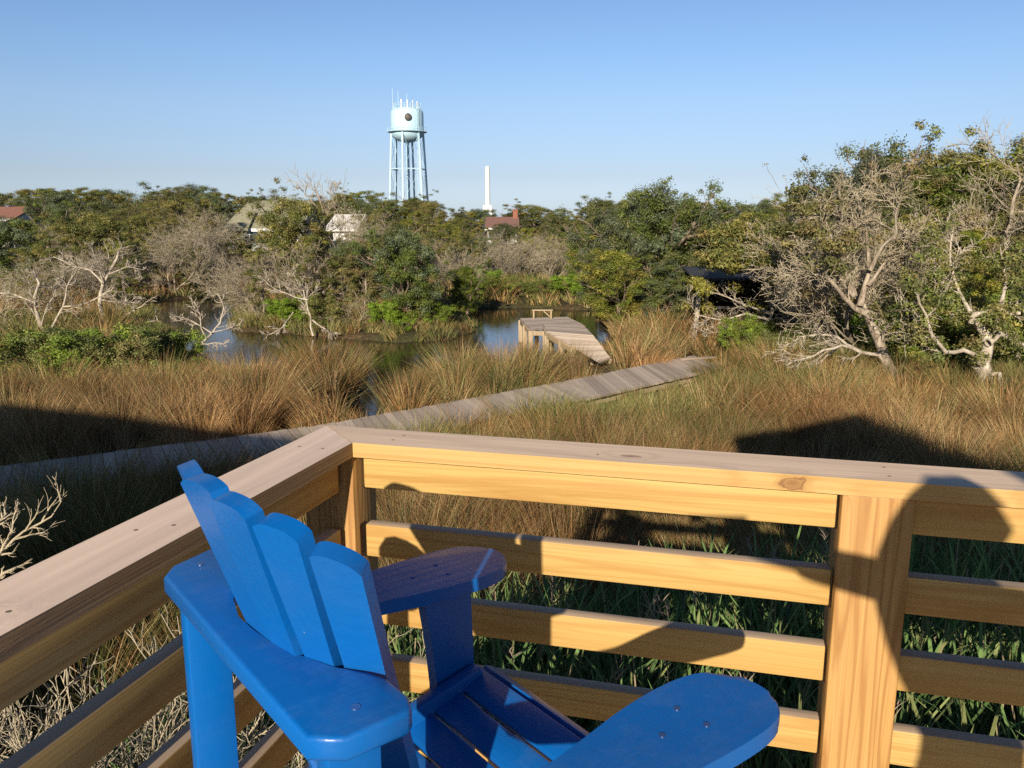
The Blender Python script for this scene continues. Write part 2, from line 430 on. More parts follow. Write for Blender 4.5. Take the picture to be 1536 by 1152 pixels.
def grass(X, Y, hgt, wid, per, green, spread=.13, cell=.95):
    n = len(X)
    Z = height(X, Y)
    rep = np.repeat(np.arange(n), per)
    m = len(rep)
    a = rng.uniform(0, 2 * np.pi, m); r = spread * np.sqrt(rng.uniform(0, 1, m)) * 1.0
    bx = X[rep] + r * np.cos(a); by = Y[rep] + r * np.sin(a)
    base = np.stack([bx, by, Z[rep] - .05], 1)
    ox, oy, td, tr = tussock(bx, by, cell, 3.0)
    h = hgt[rep] * (1.12 - .55 * np.clip(td, 0, .8) ** 1.5 + .30 * (tr - .5)) * rng.uniform(.6, 1.1, m)
    lean = .04 + .42 * np.clip(td, 0, .75) + .14 * rng.uniform(0, 1, m); bend = rng.uniform(0, .35, m) + .35 * np.clip(td, 0, .7)
    az = np.arctan2(oy, ox) + rng.normal(0, .45, m)
    mat_ = rng.uniform(0, 1, m) < .10          # broken, leaning stalks
    lean = np.where(mat_, rng.uniform(.5, 1.2, m), lean); az = np.where(mat_, rng.uniform(0, 6.28, m), az); h = np.where(mat_, h * .7, h)
    gsel = rng.uniform(0, 1, m) < green[rep] + .45 * (tr - .5)
    col = np.where(gsel[:, None], GREEN[rng.integers(0, len(GREEN), m)], BROWN[rng.integers(0, len(BROWN), m)])
    col = col * ((.62 + .7 * np.modf(tr * 7.7)[0]) * rng.uniform(.75, 1.25, m))[:, None]
    rust = np.modf(tr * 13.1)[0] > .62
    col = np.where(rust[:, None], col * np.array([.98, .89, .82]), col)
    return blades(base, az, h, np.full(m, 1.0) * wid * rng.uniform(.7, 1.3, m), lean, bend, col)
def join(parts):
    off = 0; Vs, Fs, Cs = [], [], []
    for V, F, c in parts:
        Vs.append(V); Fs.append(F + off); Cs.append(c); off += len(V)
    return np.concatenate(Vs), np.concatenate(Fs), np.concatenate(Cs)
dockpoly = P2([(776, 470), (885, 470), (930, 533), (925, 552), (895, 560), (850, 518), (780, 497)], .45)
chunks = []
for (x0, x1, y0, y1, st, per, wid) in ((-12, 12, 4.7, 13, .24, 125, .0058), (-18, 16, 13, 20, .30, 95, .009), (-24, 20, 20, 33, .50, 70, .016), (-34, 26, 33, 50, .9, 50, .03)):
    X, Y = scatter(x0, x1, y0, y1, st)
    wd = water_d(X, Y)
    keep = (wd > .12) & (walk_dist(X, Y) > WW / 2 + .02) & (sdf(dockpoly, X, Y) > .05)
    keep &= rng.uniform(0, 1, len(X)) > .06 + .25 * (vnoise(X, Y, 1.1, 5) > .6)
    _, _, td0, tr0 = tussock(X, Y, .95, 3.0)
    keep &= ~((td0 > .52) & (rng.uniform(0, 1, len(X)) < .55) & (Y < 24))
    X, Y, wd = X[keep], Y[keep], wd[keep]
    tus = vnoise(X, Y, .8, 1)
    h = .92 + .12 * tus + .12 * vnoise(X, Y, 3, 2)
    green = np.clip(.36 + .55 * vnoise(X, Y, 1.9, 3) - .22 * tus + .12 * (X > 0), .04, .95)
    # near side of the boardwalk stays lower, so that its planks show
    wk = walk_dist(X, Y)
    slope = (Y - np.interp(X, [p[0] for p in WU], [p[1] for p in WU]))
    nearside = (slope < -.8) & (wk < WW / 2 + 1.8)
    lowf = np.interp(X, [-4, -2.5, -1, .6, 1.2, 3.2, 3.7, 4.6], [.95, .85, .72, .85, .42, .40, .62, .9])
    nf = np.where(nearside, np.clip(lowf + (1 - lowf) * np.clip((wk - WW / 2) / 1.8, 0, 1) ** 1.5 + .10 * vnoise(X, Y, .7, 9), .35, 1), np.where(wk < WW / 2 + .5, .72, 1))
    h = h * nf
    # the tall brown tussocks left of the channel
    d1 = np.hypot((X + 4.6) / 3.8, (Y - 15.6) / 2.2); h = h * (1 + .16 * np.exp(-d1 ** 2)); green = green * (1 - .7 * np.exp(-d1 ** 2))
    # low green fringe at the water beyond the channel
    isl = (Y > 21.5) & (wd < 1.6) & (X < 3)
    h = np.where(isl, .42 + .1 * tus, h); green = np.where(isl, .75, green)
    h = np.where((Y > 17.0) & (Y < 24) & (X < -4.6), h * .60, h)
    farm = Y > 30
    h = np.where(farm & ~isl, h * .8, h)
    chunks.append(grass(X, Y, h, wid, per, green, spread=st * .5))
V, F, c = join(chunks)
o = np_mesh('marsh_grass', V, F, M['grass'], col=c)
tag(o, 'brown and green marsh grass standing all round the creek and boardwalk', 'grass', kind='stuff')

# bright green reeds under the railing
def reeds(pts, hmin, hmax, per=13, plume=.06, low=True):
    parts = []
    X = pts[:, 0]; Y = pts[:, 1]; n = len(X)
    rep = np.repeat(np.arange(n), per); m = len(rep)
    H = rng.uniform(hmin, hmax, n)
    if low: H = np.minimum(H, (3.62 - .47 * Y + .25 * np.clip(X - .6, 0, 2)) * rng.uniform(.8, 1.04, n))
    tt = rng.uniform(.1, .85, m)
    base = np.stack([X[rep] + rng.normal(0, .015, m), Y[rep] + rng.normal(0, .015, m), height(X, Y)[rep] + H[rep] * tt * .85], 1)
    a = rng.uniform(0, 2 * np.pi, m)
    col = np.array([[.085, .19, .045], [.12, .24, .055], [.065, .14, .035], [.20, .25, .075]])[rng.integers(0, 4, m)] * rng.uniform(.8, 1.2, m)[:, None]
    parts.append(blades(base, a, rng.uniform(.32, .70, m), rng.uniform(.012, .024, m), rng.uniform(.05, .38, m), rng.uniform(.05, .45, m), col, wid=(.5, 1, .7, .05), droop=.6))
    # stems
    base = np.stack([X, Y, height(X, Y) - .05], 1)
    a = rng.uniform(0, 2 * np.pi, n)
    col = np.array([[.22, .20, .085], [.14, .17, .055], [.27, .22, .12]])[rng.integers(0, 3, n)]
    parts.append(blades(base, a, H, np.full(n, .009), rng.uniform(0, .12, n), rng.uniform(0, .1, n), col, wid=(1, 1, .9, .7)))
    # feathery pale plumes on some stems
    k = rng.uniform(0, 1, n) < plume; kk = np.where(k)[0]
    rp = np.repeat(kk, 26); q = len(rp); tz = rng.uniform(.9, 1.12, q)
    base = np.stack([X[rp] + rng.normal(0, .01, q) + .06 * (tz - 1), Y[rp] + rng.normal(0, .01, q), height(X, Y)[rp] + H[rp] * tz], 1)
    col = np.array([[.34, .27, .19], [.28, .21, .14]])[rng.integers(0, 2, q)]
    parts.append(blades(base, rng.uniform(0, 6.28, q), rng.uniform(.05, .10, q), np.full(q, .006), rng.uniform(.2, .6, q), rng.uniform(.2, .6, q), col))
    return join(parts)
X, Y = scatter(-4, 6, 2.5, 6.4, .115)
k = (Y > 2.6 - .26 * X) & (X > -1.2 + .12 * (Y - 2.2)) & (X > -.42 + .279 * (Y - 2.04)- .9 * (Y - 2.6)) & (Y < 5.9)
k &= rng.uniform(0, 1, len(X)) < .8
o_pts = np.stack([X[k], Y[k]], 1)
X2, Y2 = [], []
for i in range(430):      # strip outside the left railing, low enough to stay under the cap
    s_ = rng.uniform(-.3, 2.3); q_ = rng.uniform(.4, 1.8)
    X2.append(-.406 + .279 * s_ - .96 * q_); Y2.append(2.039 + .96 * s_ + .279 * q_)
Va, Fa, ca = reeds(o_pts, 1.15, 1.75)
Vb, Fb_, cb = reeds(np.stack([X2, Y2], 1), 1.0, 1.45, plume=.0, low=False)
V, F, c = join([(Va, Fa, ca), (Vb, Fb_, cb)])
o = np_mesh('reeds', V, F, M['grass'], col=c)
tag(o, 'tall green reeds with pale plumes growing below the deck railing', 'reeds', kind='stuff')

# ---------------------------------------------------------------- tree generator
class Tree:
    def __init__(s, seed):
        s.r = random.Random(seed); s.np = np.random.default_rng(seed); s.paths = []; s.tips = []
    def jit(s, k): return Vector((s.r.gauss(0, k), s.r.gauss(0, k), s.r.gauss(0, k)))
    def grow(s, p, d, L, r, lvl, kids, wig=.22, up=.05, spread=.9, seg=4, taper=.45, wind=Vector((0, 0, 0)), shrink=(.45, .75), minr=.006):
        p = Vector(p); d = Vector(d).normalized(); pts = [p.copy()]
        for i in range(seg):
            d = (d + s.jit(wig) + Vector((0, 0, up)) + wind).normalized()
            p = p + d * (L / seg); pts.append(p.copy())
        s.paths.append((pts, r, max(r * taper, minr * .7), lvl))
        s.kids(pts, r, L, lvl, kids, wig, up, spread, seg, taper, wind, shrink, minr)
    def kids(s, pts, r, L, lvl, kids, wig=.22, up=.05, spread=.9, seg=4, taper=.45, wind=Vector((0, 0, 0)), shrink=(.45, .75), minr=.006, t0=.25):
        if not kids:
            s.tips.append((pts[-1], lvl)); s.tips.append((pts[len(pts) // 2], lvl)); return
        n = kids[0]; seg_n = len(pts) - 1
        for k in range(n):
            t = t0 + (1 - t0) * (k + s.r.random()) / n; t = min(t, .999)
            i = int(t * seg_n); f = t * seg_n - i
            q = pts[i].lerp(pts[i + 1], f); dd = (pts[i + 1] - pts[i]).normalized()
            perp = s.jit(1); perp = (perp - dd * perp.dot(dd)).normalized()
            nd = (dd + perp * spread * s.r.uniform(.6, 1.3)).normalized()
            rr = (r + (r * taper - r) * t) * .62
            s.grow(q, nd, L * s.r.uniform(*shrink), max(rr, minr), lvl + 1, kids[1:], wig, up, spread, max(3, seg - 1), taper, wind, shrink, minr)
    def wood(s, name, mat, parent, minlvl=0, maxlvl=99):
        Vs, Fs, off = [], [], 0
        for pts, r0, r1, lvl in s.paths:
            if not (minlvl <= lvl <= maxlvl): continue
            k = (8, 6, 4, 3, 3, 3, 3)[min(lvl, 6)]
            n = len(pts); ang = np.arange(k) * 2 * np.pi / k
            for i, p in enumerate(pts):
                a = pts[max(i - 1, 0)]; b = pts[min(i + 1, n - 1)]
                d = (b - a).normalized() if (b - a).length > 1e-6 else Vector((0, 0, 1))
                u = d.orthogonal().normalized() if i == 0 else (u - d * u.dot(d)).normalized()
                v = d.cross(u); rr = r0 + (r1 - r0) * i / (n - 1)
                if lvl == 0: rr *= s.r.uniform(.88, 1.14) * (1.35 if i == 0 else 1)
                ring = np.array(p)[None] + (np.cos(ang)[:, None] * np.array(u)[None] + np.sin(ang)[:, None] * np.array(v)[None]) * rr
                Vs.append(ring)
            for i in range(n - 1):
                for j in range(k):
                    Fs.append((off + i * k + j, off + i * k + (j + 1) % k, off + (i + 1) * k + (j + 1) % k, off + (i + 1) * k + j))
            off += n * k
        return np_mesh(name, np.concatenate(Vs), Fs, mat, parent, smooth=True)
def leaves(name, centers, radii, per, size, cols, seed, parent, flat=.7, mat=None, shell=.5):
    r = np.random.default_rng(seed)
    centers = np.array(centers, float); K = len(centers); radii = np.broadcast_to(radii, (K,))
    per_k = np.maximum(8, (per * (radii / radii.mean()) ** 2)).astype(int)
    rep = np.repeat(np.arange(K), per_k); m = len(rep)
    d = r.normal(0, 1, (m, 3)); d /= np.linalg.norm(d, axis=1)[:, None]
    rad = radii[rep] * r.uniform(0, 1, m) ** shell * (1 + .25 * r.normal(0, 1, m))
    pos = centers[rep] + d * rad[:, None] * np.array([1, 1, flat])
    nrm = d * 1.1 + r.normal(0, .5, (m, 3)) + np.array([0, 0, .25]); nrm /= np.linalg.norm(nrm, axis=1)[:, None]
    a = r.normal(0, 1, (m, 3)); u = np.cross(nrm, a); u /= np.linalg.norm(u, axis=1)[:, None]; v = np.cross(nrm, u)
    sz = size * r.uniform(.6, 1.4, m)[:, None]
    V = np.stack([pos - u * sz, pos - v * sz * .45, pos + u * sz, pos + v * sz * .45], 1).reshape(-1, 3)
    F = np.arange(m * 4).reshape(-1, 4)
    cols = np.array(cols); ck = cols[r.integers(0, len(cols), K)] * r.uniform(.75, 1.3, K)[:, None]
    c = ck[rep] * .7 + .3 * cols[r.integers(0, len(cols), m)]; c = c * r.uniform(.7, 1.3, m)[:, None]
    return np_mesh(name, V, F, mat or M['leaf'], parent, col=np.repeat(c, 4, 0))
DARK = [(0.092, 0.113, 0.026), (0.115, 0.136, 0.030), (0.145, 0.155, 0.039), (0.073, 0.094, 0.024)]
OLIVE = [(0.214, 0.198, 0.046), (0.174, 0.177, 0.040), (0.260, 0.229, 0.067), (0.203, 0.156, 0.052)]
BLUEG = [(0.112, 0.137, 0.085), (0.140, 0.158, 0.099), (0.093, 0.114, 0.069)]
BRIGHT = [(0.155, 0.215, 0.041), (0.207, 0.242, 0.057), (0.124, 0.170, 0.036)]
GREY = [(.40, .34, .26), (.33, .29, .21), (.24, .22, .13)]
def hull(T, K, rx, z0, z1, peak, skew, keep=1.0, lumps=5, patch=0.0, wedge=1.0):
    """cluster centres over an uneven crown: wide at `peak` of its height, ragged above, gaps between lumps"""
    r = T.np; out = []
    ph = r.uniform(0, 6.28, 6)
    while len(out) < K:
        h = r.uniform(0, 1) ** .85; a = r.uniform(0, 6.28)
        prof = (math.sin(math.pi / 2 * min(1, (h + .12) / (peak + .12)))) if h < peak else max(0.0, 1 - ((h - peak) / (1.02 - peak)) ** 1.7) ** .55
        prof = max(prof, .30 if h < .93 else .16)
        lum = 1 + .24 * math.sin(lumps * a + ph[0] + 5 * h) + .20 * math.sin(3 * a + ph[1] - 7 * h) + .12 * math.sin(9 * h + ph[2])
        if patch and math.sin(2.0 * a + ph[3] + 3 * h) + .8 * math.sin(3 * a + ph[4] - 6 * h) + .5 * math.sin(11 * h + ph[5]) < patch: 
            if r.uniform() > .04: continue
        rad = rx * prof * lum * (r.uniform(.35, 1.0) ** .5)
        z = z0 + (z1 - z0) * h + (.10 * (z1 - z0) * math.sin(2 * a + ph[4]) + r.normal(0, .05)) * (h > .4) * (1.0 if h < .9 else .5)
        out.append(Vector((rad * math.cos(a) + skew * h, rad * math.sin(a) * wedge, z)))
    return out
def proto(kind, seed):
    """thing about 5 m tall standing at the origin: trunk, crown"""
    T = Tree(seed); root = empty({'evergreen': 'evergreen_tree', 'oak': 'oak_tree', 'bare': 'bare_tree', 'mixed': 'windswept_tree', 'bush': 'green_bush', 'scrub': 'bare_shrub'}[kind], (0, 0, 0))
    wind = Vector((-.035, 0, 0))
    if kind == 'evergreen':
        T.grow((0, 0, -.1), (-.05, 0, 1), 4.2, .13, 0, (12, 4, 2), wig=.10, up=.06, spread=1.3, seg=6, wind=wind, shrink=(.35, .5), minr=.012)
        T.wood('trunk', M['bark_dark'], root, 0, 2)
        c = hull(T, 200, (1.25, 1.45, 1.05, 1.3)[seed % 4], .55, 4.7, (.35, .45, .3, .4)[seed % 4], -.3)
        c += [p for p, l in T.tips if p.z > 2.5 and T.r.random() < .4]
        leaves('crown', c, T.np.uniform(.14, .40, len(c)), 185, .040, (DARK, OLIVE + DARK, DARK + BLUEG)[seed % 3], seed, root, flat=.8)
    elif kind == 'oak':
        for k in range(3):
            T.grow((0, 0, -.1), (T.r.uniform(-.7, .4), T.r.uniform(-.5, .5), 1), 3.3, .09, 0, (6, 4, 3), wig=.24, up=.05, spread=1.0, seg=6, wind=wind, minr=.012)
        T.wood('trunk', M['bark'], root, 0, 2)
        top = max(p.z for p, l in T.tips)
        c = hull(T, 190, 1.75, .7, top, .5, -.3, lumps=4)
        c += [p for p, l in T.tips if p.z > top * .6 and T.r.random() < .25]
        leaves('crown', c, T.np.uniform(.14, .38, len(c)), 180, .038, (OLIVE + DARK, OLIVE, DARK + OLIVE)[seed % 3], seed, root, flat=.6)
    elif kind == 'mixed':
        for k in range(4):
            T.grow((0, 0, -.1), (T.r.uniform(-.8, .3), T.r.uniform(-.5, .5), 1), 3.4, .085, 0, (6, 5, 4, 3), wig=.2, up=.05, spread=.95, seg=6, wind=wind, minr=.009)
        T.wood('trunk', M['bark'], root, 0, 2); T.wood('branches', M['twig'], root, 3, 9)
        top = max(p.z for p, l in T.tips)
        c = hull(T, 95, 1.7, 1.0, top, .55, -.4, patch=.35)
        leaves('crown', c, T.np.uniform(.13, .36, len(c)), 170, .038, OLIVE + DARK, seed, root, flat=.6)
    elif kind == 'bare':
        for k in range(3):
            T.grow((0, 0, -.1), (T.r.uniform(-.8, .6), T.r.uniform(-.5, .5), 1), 3.2, .085, 0, (6, 6, 5, 3), wig=.2, up=.05, spread=.9, seg=6, wind=wind, minr=.008)
        T.wood('trunk', M['bark'], root, 0, 2); T.wood('branches', M['twig'], root, 3, 9)
        c = [p for p, l in T.tips if T.r.random() < .3]
        leaves('crown', c, .12, 10, .03, GREY, seed, root)
    elif kind == 'scrub':
        for k in range(8):
            T.grow((T.r.uniform(-.3, .3), T.r.uniform(-.3, .3), -.1), (T.r.uniform(-.9, .9), T.r.uniform(-.9, .9), 1), 1.7, .022, 0, (5, 4, 3), wig=.2, up=.03, spread=.8, seg=5, minr=.006)
        T.wood('branches', M['twig'], root)
        c = [p for p, l in T.tips if T.r.random() < .25]
        leaves('crown', c, .12, 14, .03, GREY + OLIVE, seed, root)
    elif kind == 'bush':
        for k in range(9):
            T.grow((T.r.uniform(-.3, .3), T.r.uniform(-.3, .3), -.1), (T.r.uniform(-.8, .8), T.r.uniform(-.8, .8), 1), 1.15, .02, 0, (4, 3), wig=.2, up=.03, spread=.8, seg=4, minr=.006)
        T.wood('branches', M['bark_dark'], root)
        c = [p for p, l in T.tips]
        leaves('crown', c, T.np.uniform(.10, .24, len(c)), 100, .030, (BRIGHT, BRIGHT + OLIVE, DARK + BRIGHT)[seed % 3], seed, root)
    H = 0
    for ch in root.children:
        a_ = np.empty(len(ch.data.vertices) * 3, np.float32); ch.data.vertices.foreach_get('co', a_)
        H = max(H, float(np.percentile(a_[2::3], 98.5 if ch.name.startswith('crown') and kind in ('evergreen', 'oak', 'bush') else 99.8)) if not (kind in ('evergreen', 'oak', 'bush') and not ch.name.startswith('crown')) else 0)
    root['_h'] = H
    return root
protos = {}
for kind, seeds in (('evergreen', (0, 1, 2, 5)), ('oak', (3, 4, 8)), ('mixed', (6, 7)), ('bare', (9, 10)), ('scrub', (11, 12)), ('bush', (12, 13, 14))):
    protos[kind] = [proto(kind, s) for s in seeds]
used = set()
def copy_tree(src):
    if src.name not in used:
        used.add(src.name); return src
    r = src.copy(); C.objects.link(r)
    for ch in list(src.children):
        if ch.name.startswith(('trunk', 'crown', 'branches')):
            c = ch.copy(); C.objects.link(c); c.parent = r
    return r
GRP = {'evergreen': 'evergreen trees', 'oak': 'scrub oak trees', 'mixed': 'windswept half bare trees', 'bare': 'bare grey trees', 'scrub': 'bare shrubs', 'bush': 'leafy green bushes'}
CAT = {'evergreen': 'tree', 'oak': 'tree', 'mixed': 'tree', 'bare': 'tree', 'scrub': 'shrub', 'bush': 'bush'}
cnt = 0
def plant(kind, px, py, top, label, wide=1.0, var=None, dist=None):
    """base seen at (px, py) on the ground, or at a distance; top seen at row `top`"""
    global cnt
    cnt += 1
    rr = random.Random(cnt * 7 + 3)
    if dist is None: p = on_z(px, py, .15)
    else: p = on_y(px, 330, dist)
    gz = float(height(np.array([p.x]), np.array([p.y]))[0]); gz = max(gz, 0)
    ztop = on_y(px, top, p.y).z
    src = protos[kind][(cnt if var is None else var) % len(protos[kind])]
    sc = max(.25, (ztop - gz) / src['_h'])
    o = copy_tree(src)
    o.location = (p.x, p.y, gz); o.rotation_euler = (0, 0, rr.uniform(-.9, .9) + (math.pi if rr.random() < .3 else 0))
    w_ = sc * wide * rr.uniform(.92, 1.1); o.scale = (w_, w_, sc)
    tag(o, label, CAT[kind], GRP[kind])
    return o
ORD = ['first', 'second', 'third', 'fourth', 'fifth', 'sixth', 'seventh', 'eighth', 'ninth', 'tenth', 'eleventh', 'twelfth', 'thirteenth', 'fourteenth',
       'fifteenth', 'sixteenth', 'seventeenth', 'eighteenth', 'nineteenth', 'twentieth'] + ['twenty-' + w for w in ('first', 'second', 'third', 'fourth', 'fifth', 'sixth', 'seventh', 'eighth', 'ninth')] + ['thirtieth'] + ['thirty-' + w for w in ('first', 'second', 'third', 'fourth', 'fifth', 'sixth', 'seventh', 'eighth', 'ninth')] + ['fortieth'] + ['forty-' + w for w in ('first', 'second', 'third', 'fourth', 'fifth', 'sixth', 'seventh', 'eighth', 'ninth')] + ['fiftieth']
# skyline row (photo row of the tree tops)
SKYX = [-60, 0, 90, 180, 230, 275, 350, 400, 440, 560, 640, 700, 740, 790, 860, 900, 950, 1000, 1040, 1080, 1130, 1190, 1260, 1600]
SKYY = [296, 291, 288, 291, 300, 284, 288, 302, 305, 294, 300, 311, 322, 311, 318, 306, 300, 302, 303, 315, 306, 298, 300, 300]
def row(xs, d0, d1, lift, kinds, name, seed, wd=1.0):
    r = random.Random(seed)
    for i, x in enumerate(xs):
        k = r.choice(kinds)
        top = np.interp(x, SKYX, SKYY) + lift + r.uniform(-5, 9)
        for hx0, hx1, hd, hy in ((322, 440, 84, 352), (478, 545, 80, 362), (-70, 40, 95, 328), (715, 790, 110, 341)):
            if hx0 - 14 < x < hx1 + 14 and d0 < hd: top = max(top, hy + r.uniform(-3, 6))
        look = {'evergreen': 'dark evergreen', 'oak': 'olive rounded oak', 'mixed': 'half bare windswept tree', 'bare': 'bare grey tree'}[k]
        plant(k, x + r.uniform(-8, 8), 0, top, '%s in the %s, %s from the left' % (look, name, ORD[i]), wide=r.uniform(1.15, 1.5) * wd, dist=r.uniform(d0, d1))
row(range(-60, 1600, 36), 122, 140, -1, ['evergreen', 'oak', 'evergreen'], 'outermost treeline behind the houses', 4, 1.35)
row(range(-40, 1600, 52), 88, 105, 0, ['evergreen', 'evergreen', 'oak'], 'farthest treeline against the sky', 1)
row(range(-20, 1100, 54), 66, 78, 12, ['evergreen', 'oak', 'oak', 'evergreen', 'mixed'], 'second treeline behind the creek', 2)
row([-30, 30, 85, 140, 195, 250, 300, 560, 620, 670, 725, 835, 890, 930], 50, 58, 32, ['evergreen', 'oak', 'mixed', 'bare', 'oak'], 'middle treeline nearer the creek', 3)
for args in (
    # left, beyond the pond
    ('evergreen', 30, 446, 330, 'dark evergreen at the far left edge behind the dead trees', 1.2),
    ('oak', 100, 448, 335, 'olive oak behind the two pale dead trees', 1.3),
    ('evergreen', 165, 445, 322, 'dark evergreen behind the right pale dead tree', 1.2),
    ('mixed', 60, 470, 372, 'half bare tree tangled beside the leftmost dead trunk', 1.4),
    ('mixed', 190, 462, 362, 'half bare tree right of the dead trunks', 1.3),
    ('bare', 262, 440, 325, 'bare grey tree behind the left pond', 1.0),
    ('bare', 330, 432, 366, 'bare grey tree below the olive roofed house', .8),
    ('mixed', 225, 440, 355, 'half bare tree left of the pond end', 1.0),
    ('oak', 290, 438, 372, 'low olive oak at the far end of the left pond', 1.3),
    ('scrub', 5, 478, 400, 'brown twiggy shrub at the far left edge', 1.3),
    # island in the creek
    ('evergreen', 462, 468, 300, 'evergreen leaning in front of the right end of the olive roof', .95),
    ('bare', 486, 462, 274, 'tall bare tree rising beside the white house wall', .8),
    ('mixed', 396, 478, 372, 'half bare tree on the left tip of the island', 1.2),
    ('evergreen', 520, 474, 362, 'dark evergreen in the middle of the island', 1.2),
    ('mixed', 474, 478, 352, 'half bare tree in the middle of the island', 1.1),
    ('oak', 556, 478, 366, 'olive oak right of the island middle', 1.1),
    ('evergreen', 622, 490, 352, 'bluish evergreen at the water on the right island tip', 1.15),
    ('evergreen', 590, 478, 338, 'dark evergreen just left of the bluish evergreen', 1.0),
    ('bare', 672, 462, 356, 'bare grey tree at the right end of the island', 1.0),
    ('scrub', 535, 490, 440, 'twiggy shrub by the water at the island middle', 1.2),
    ('bush', 580, 494, 452, 'low green bush by the water left of the bluish evergreen', 1.3),
    ('bush', 500, 490, 448, 'low green bush by the water in front of the island oaks', 1.3),
    ('bush', 650, 489, 455, 'low green bush at the right tip of the island', 1.2),
    ('bush', 430, 486, 448, 'low green bush on the left part of the island', 1.3),
    ('scrub', 375, 478, 432, 'twiggy shrub on the left tip of the island', 1.3),
    # bank behind the right pool
    ('bare', 828, 425, 338, 'bare rounded tree behind the dock pool', 1.05),
    ('bare', 745, 425, 345, 'bare grey tree above the green bank', 1.0),
    ('mixed', 785, 420, 342, 'half bare tree between two bare ones behind the dock pool', 1.0),
    ('oak', 700, 428, 350, 'olive oak left of the green bank', 1.1),
    ('bush', 722, 446, 405, 'bright green bush at the left end of the far bank', 1.5),
    ('bush', 765, 448, 415, 'bright green bush on the far bank left of the dock', 1.6),
    ('bush', 812, 448, 418, 'bright green bush on the far bank behind the dock', 1.6),
    ('bush', 858, 450, 412, 'bright green bush on the far bank right of the dock', 1.5),
    ('evergreen', 875, 440, 340, 'dark evergreen at the right end of the far bank', 1.0),
    # evergreen mass right of the dock
    ('bare', 516, 462, 334, 'bare grey tree in front of the white house', .9),
    ('evergreen', 915, 484, 312, 'tall dark evergreen directly right of the dock', 1.0),
    ('evergreen', 962, 482, 286, 'tallest dark evergreen between dock and shed', 1.0),
    ('evergreen', 1025, 478, 298, 'dark evergreen above the shed roof', 1.2),
    ('evergreen', 930, 500, 378, 'low dense evergreen at the water by the dock', 1.4),
    ('evergreen', 990, 503, 385, 'low dense evergreen left of the shed', 1.35),
    ('evergreen', 1080, 470, 322, 'dark evergreen behind the shed', 1.1),
    ('mixed', 1112, 492, 318, 'half bare tree leaning over the shed', 1.1),
    ('mixed', 1175, 488, 308, 'half bare tree right of the shed', 1.0),
    ('evergreen', 1205, 480, 330, 'dark evergreen right of the shed', 1.2),
    # right hand thicket
    ('evergreen', 1300, 496, 240, 'tall windswept evergreen behind the twisted tree', .9),
    ('evergreen', 1338, 490, 240, 'tall evergreen with its top left of the bare crowns', .9),
    ('evergreen', 1430, 492, 228, 'dark narrow evergreen rising above the right thicket', 1.1),
    ('mixed', 1385, 505, 262, 'half bare tree behind the twisted tree', .9),
    ('mixed', 1530, 500, 224, 'tall half bare tree at the right edge', .9),
    ('bare', 1400, 515, 275, 'bare grey tree right of the twisted tree', .8),
    ('bare', 1492, 515, 262, 'bare grey tree behind the gnarled oak', .85),
    ('mixed', 1590, 520, 240, 'half bare tree past the right edge of the view', .9),
    ('bare', 1290, 560, 268, 'dense bare twiggy tree just behind the leaning trunk', .95),
    ('evergreen', 1380, 500, 248, 'dark evergreen between the twisted crown and the narrow evergreen', 1.2),
    ('evergreen', 1482, 500, 236, 'dark evergreen behind the tall straight bare trunk', 1.2),
    ('evergreen', 1545, 505, 222, 'tallest dark evergreen at the right edge', 1.2),
    ('oak', 1215, 508, 325, 'olive oak left of the leaning trunk', 1.2),
    ('evergreen', 1400, 535, 400, 'low dark evergreen between leaning trunk and gnarled oak', 1.6),
    ('evergreen', 1500, 540, 395, 'low dark evergreen close behind the gnarled oak', 1.6),
    ('evergreen', 1570, 560, 400, 'low dark evergreen cut by the right edge', 1.5),
    ('evergreen', 752, 0, 336, 'low evergreen in front of the brown roofed house', 2.0),
    ('evergreen', 775, 0, 340, 'low evergreen right below the brick chimney', 1.6),
    ('evergreen', 352, 0, 351, 'evergreen in front of the left walls of the olive roofed house', 1.8),
    ('evergreen', 398, 0, 352, 'evergreen in front of the right walls of the olive roofed house', 1.8),
    ('oak', 520, 0, 352, 'oak in front of the lower walls of the white house', 1.6),
    ('evergreen', 700, 470, 398, 'low evergreen left of the far green bank', 1.2),
    ('oak', 1340, 520, 330, 'olive oak behind the twisted trunk', 1.1),
    ('oak', 1450, 530, 350, 'olive oak left behind the gnarled oak', 1.1),
    ('oak', 1560, 535, 330, 'olive oak at the right edge behind the gnarled oak', 1.1),
    ('evergreen', 1240, 505, 372, 'low dense evergreen below the bare crown', 1.3),
    ('evergreen', 1295, 515, 395, 'dark evergreen in the shade behind the leaning trunk', 1.4),
    ('bush', 1395, 560, 455, 'leafy bush right of the leaning trunk', 1.2),
    ('bush', 1440, 566, 440, 'leafy bush between leaning trunk and gnarled oak', 1.1),
    ('bush', 1530, 575, 450, 'leafy bush at the right edge by the gnarled oak', 1.2),
    ('bush', 1300, 552, 470, 'dark leafy bush under the twisted tree', 1.3),
    ('bush', 1245, 548, 478, 'leafy bush left under the twisted tree', 1.3),
    ('bush', 1115, 545, 478, 'bright green bush at the end of the boardwalk', 1.0),
    ('bush', 1165, 552, 500, 'bright green low bush right of the boardwalk end', 1.2),
    # left foreground
    ('bush', 20, 584, 502, 'dark green bush at the far left below the dead trees', 1.2),
    ('bush', 78, 584, 500, 'dark green bush under the leftmost dead tree', 1.2),
    ('bush', 132, 578, 496, 'green bush under the right dead tree', 1.2),
    ('bush', 180, 572, 496, 'green bush between the right dead tree and the pond', 1.2),
    ('bush', 226, 566, 492, 'pale green bush left of the pond', 1.1),
    ('bush', 262, 558, 500, 'pale green feathery bush at the pond edge', 1.1),
    ('bush', -40, 590, 500, 'green bush cut by the left edge', 1.2)):
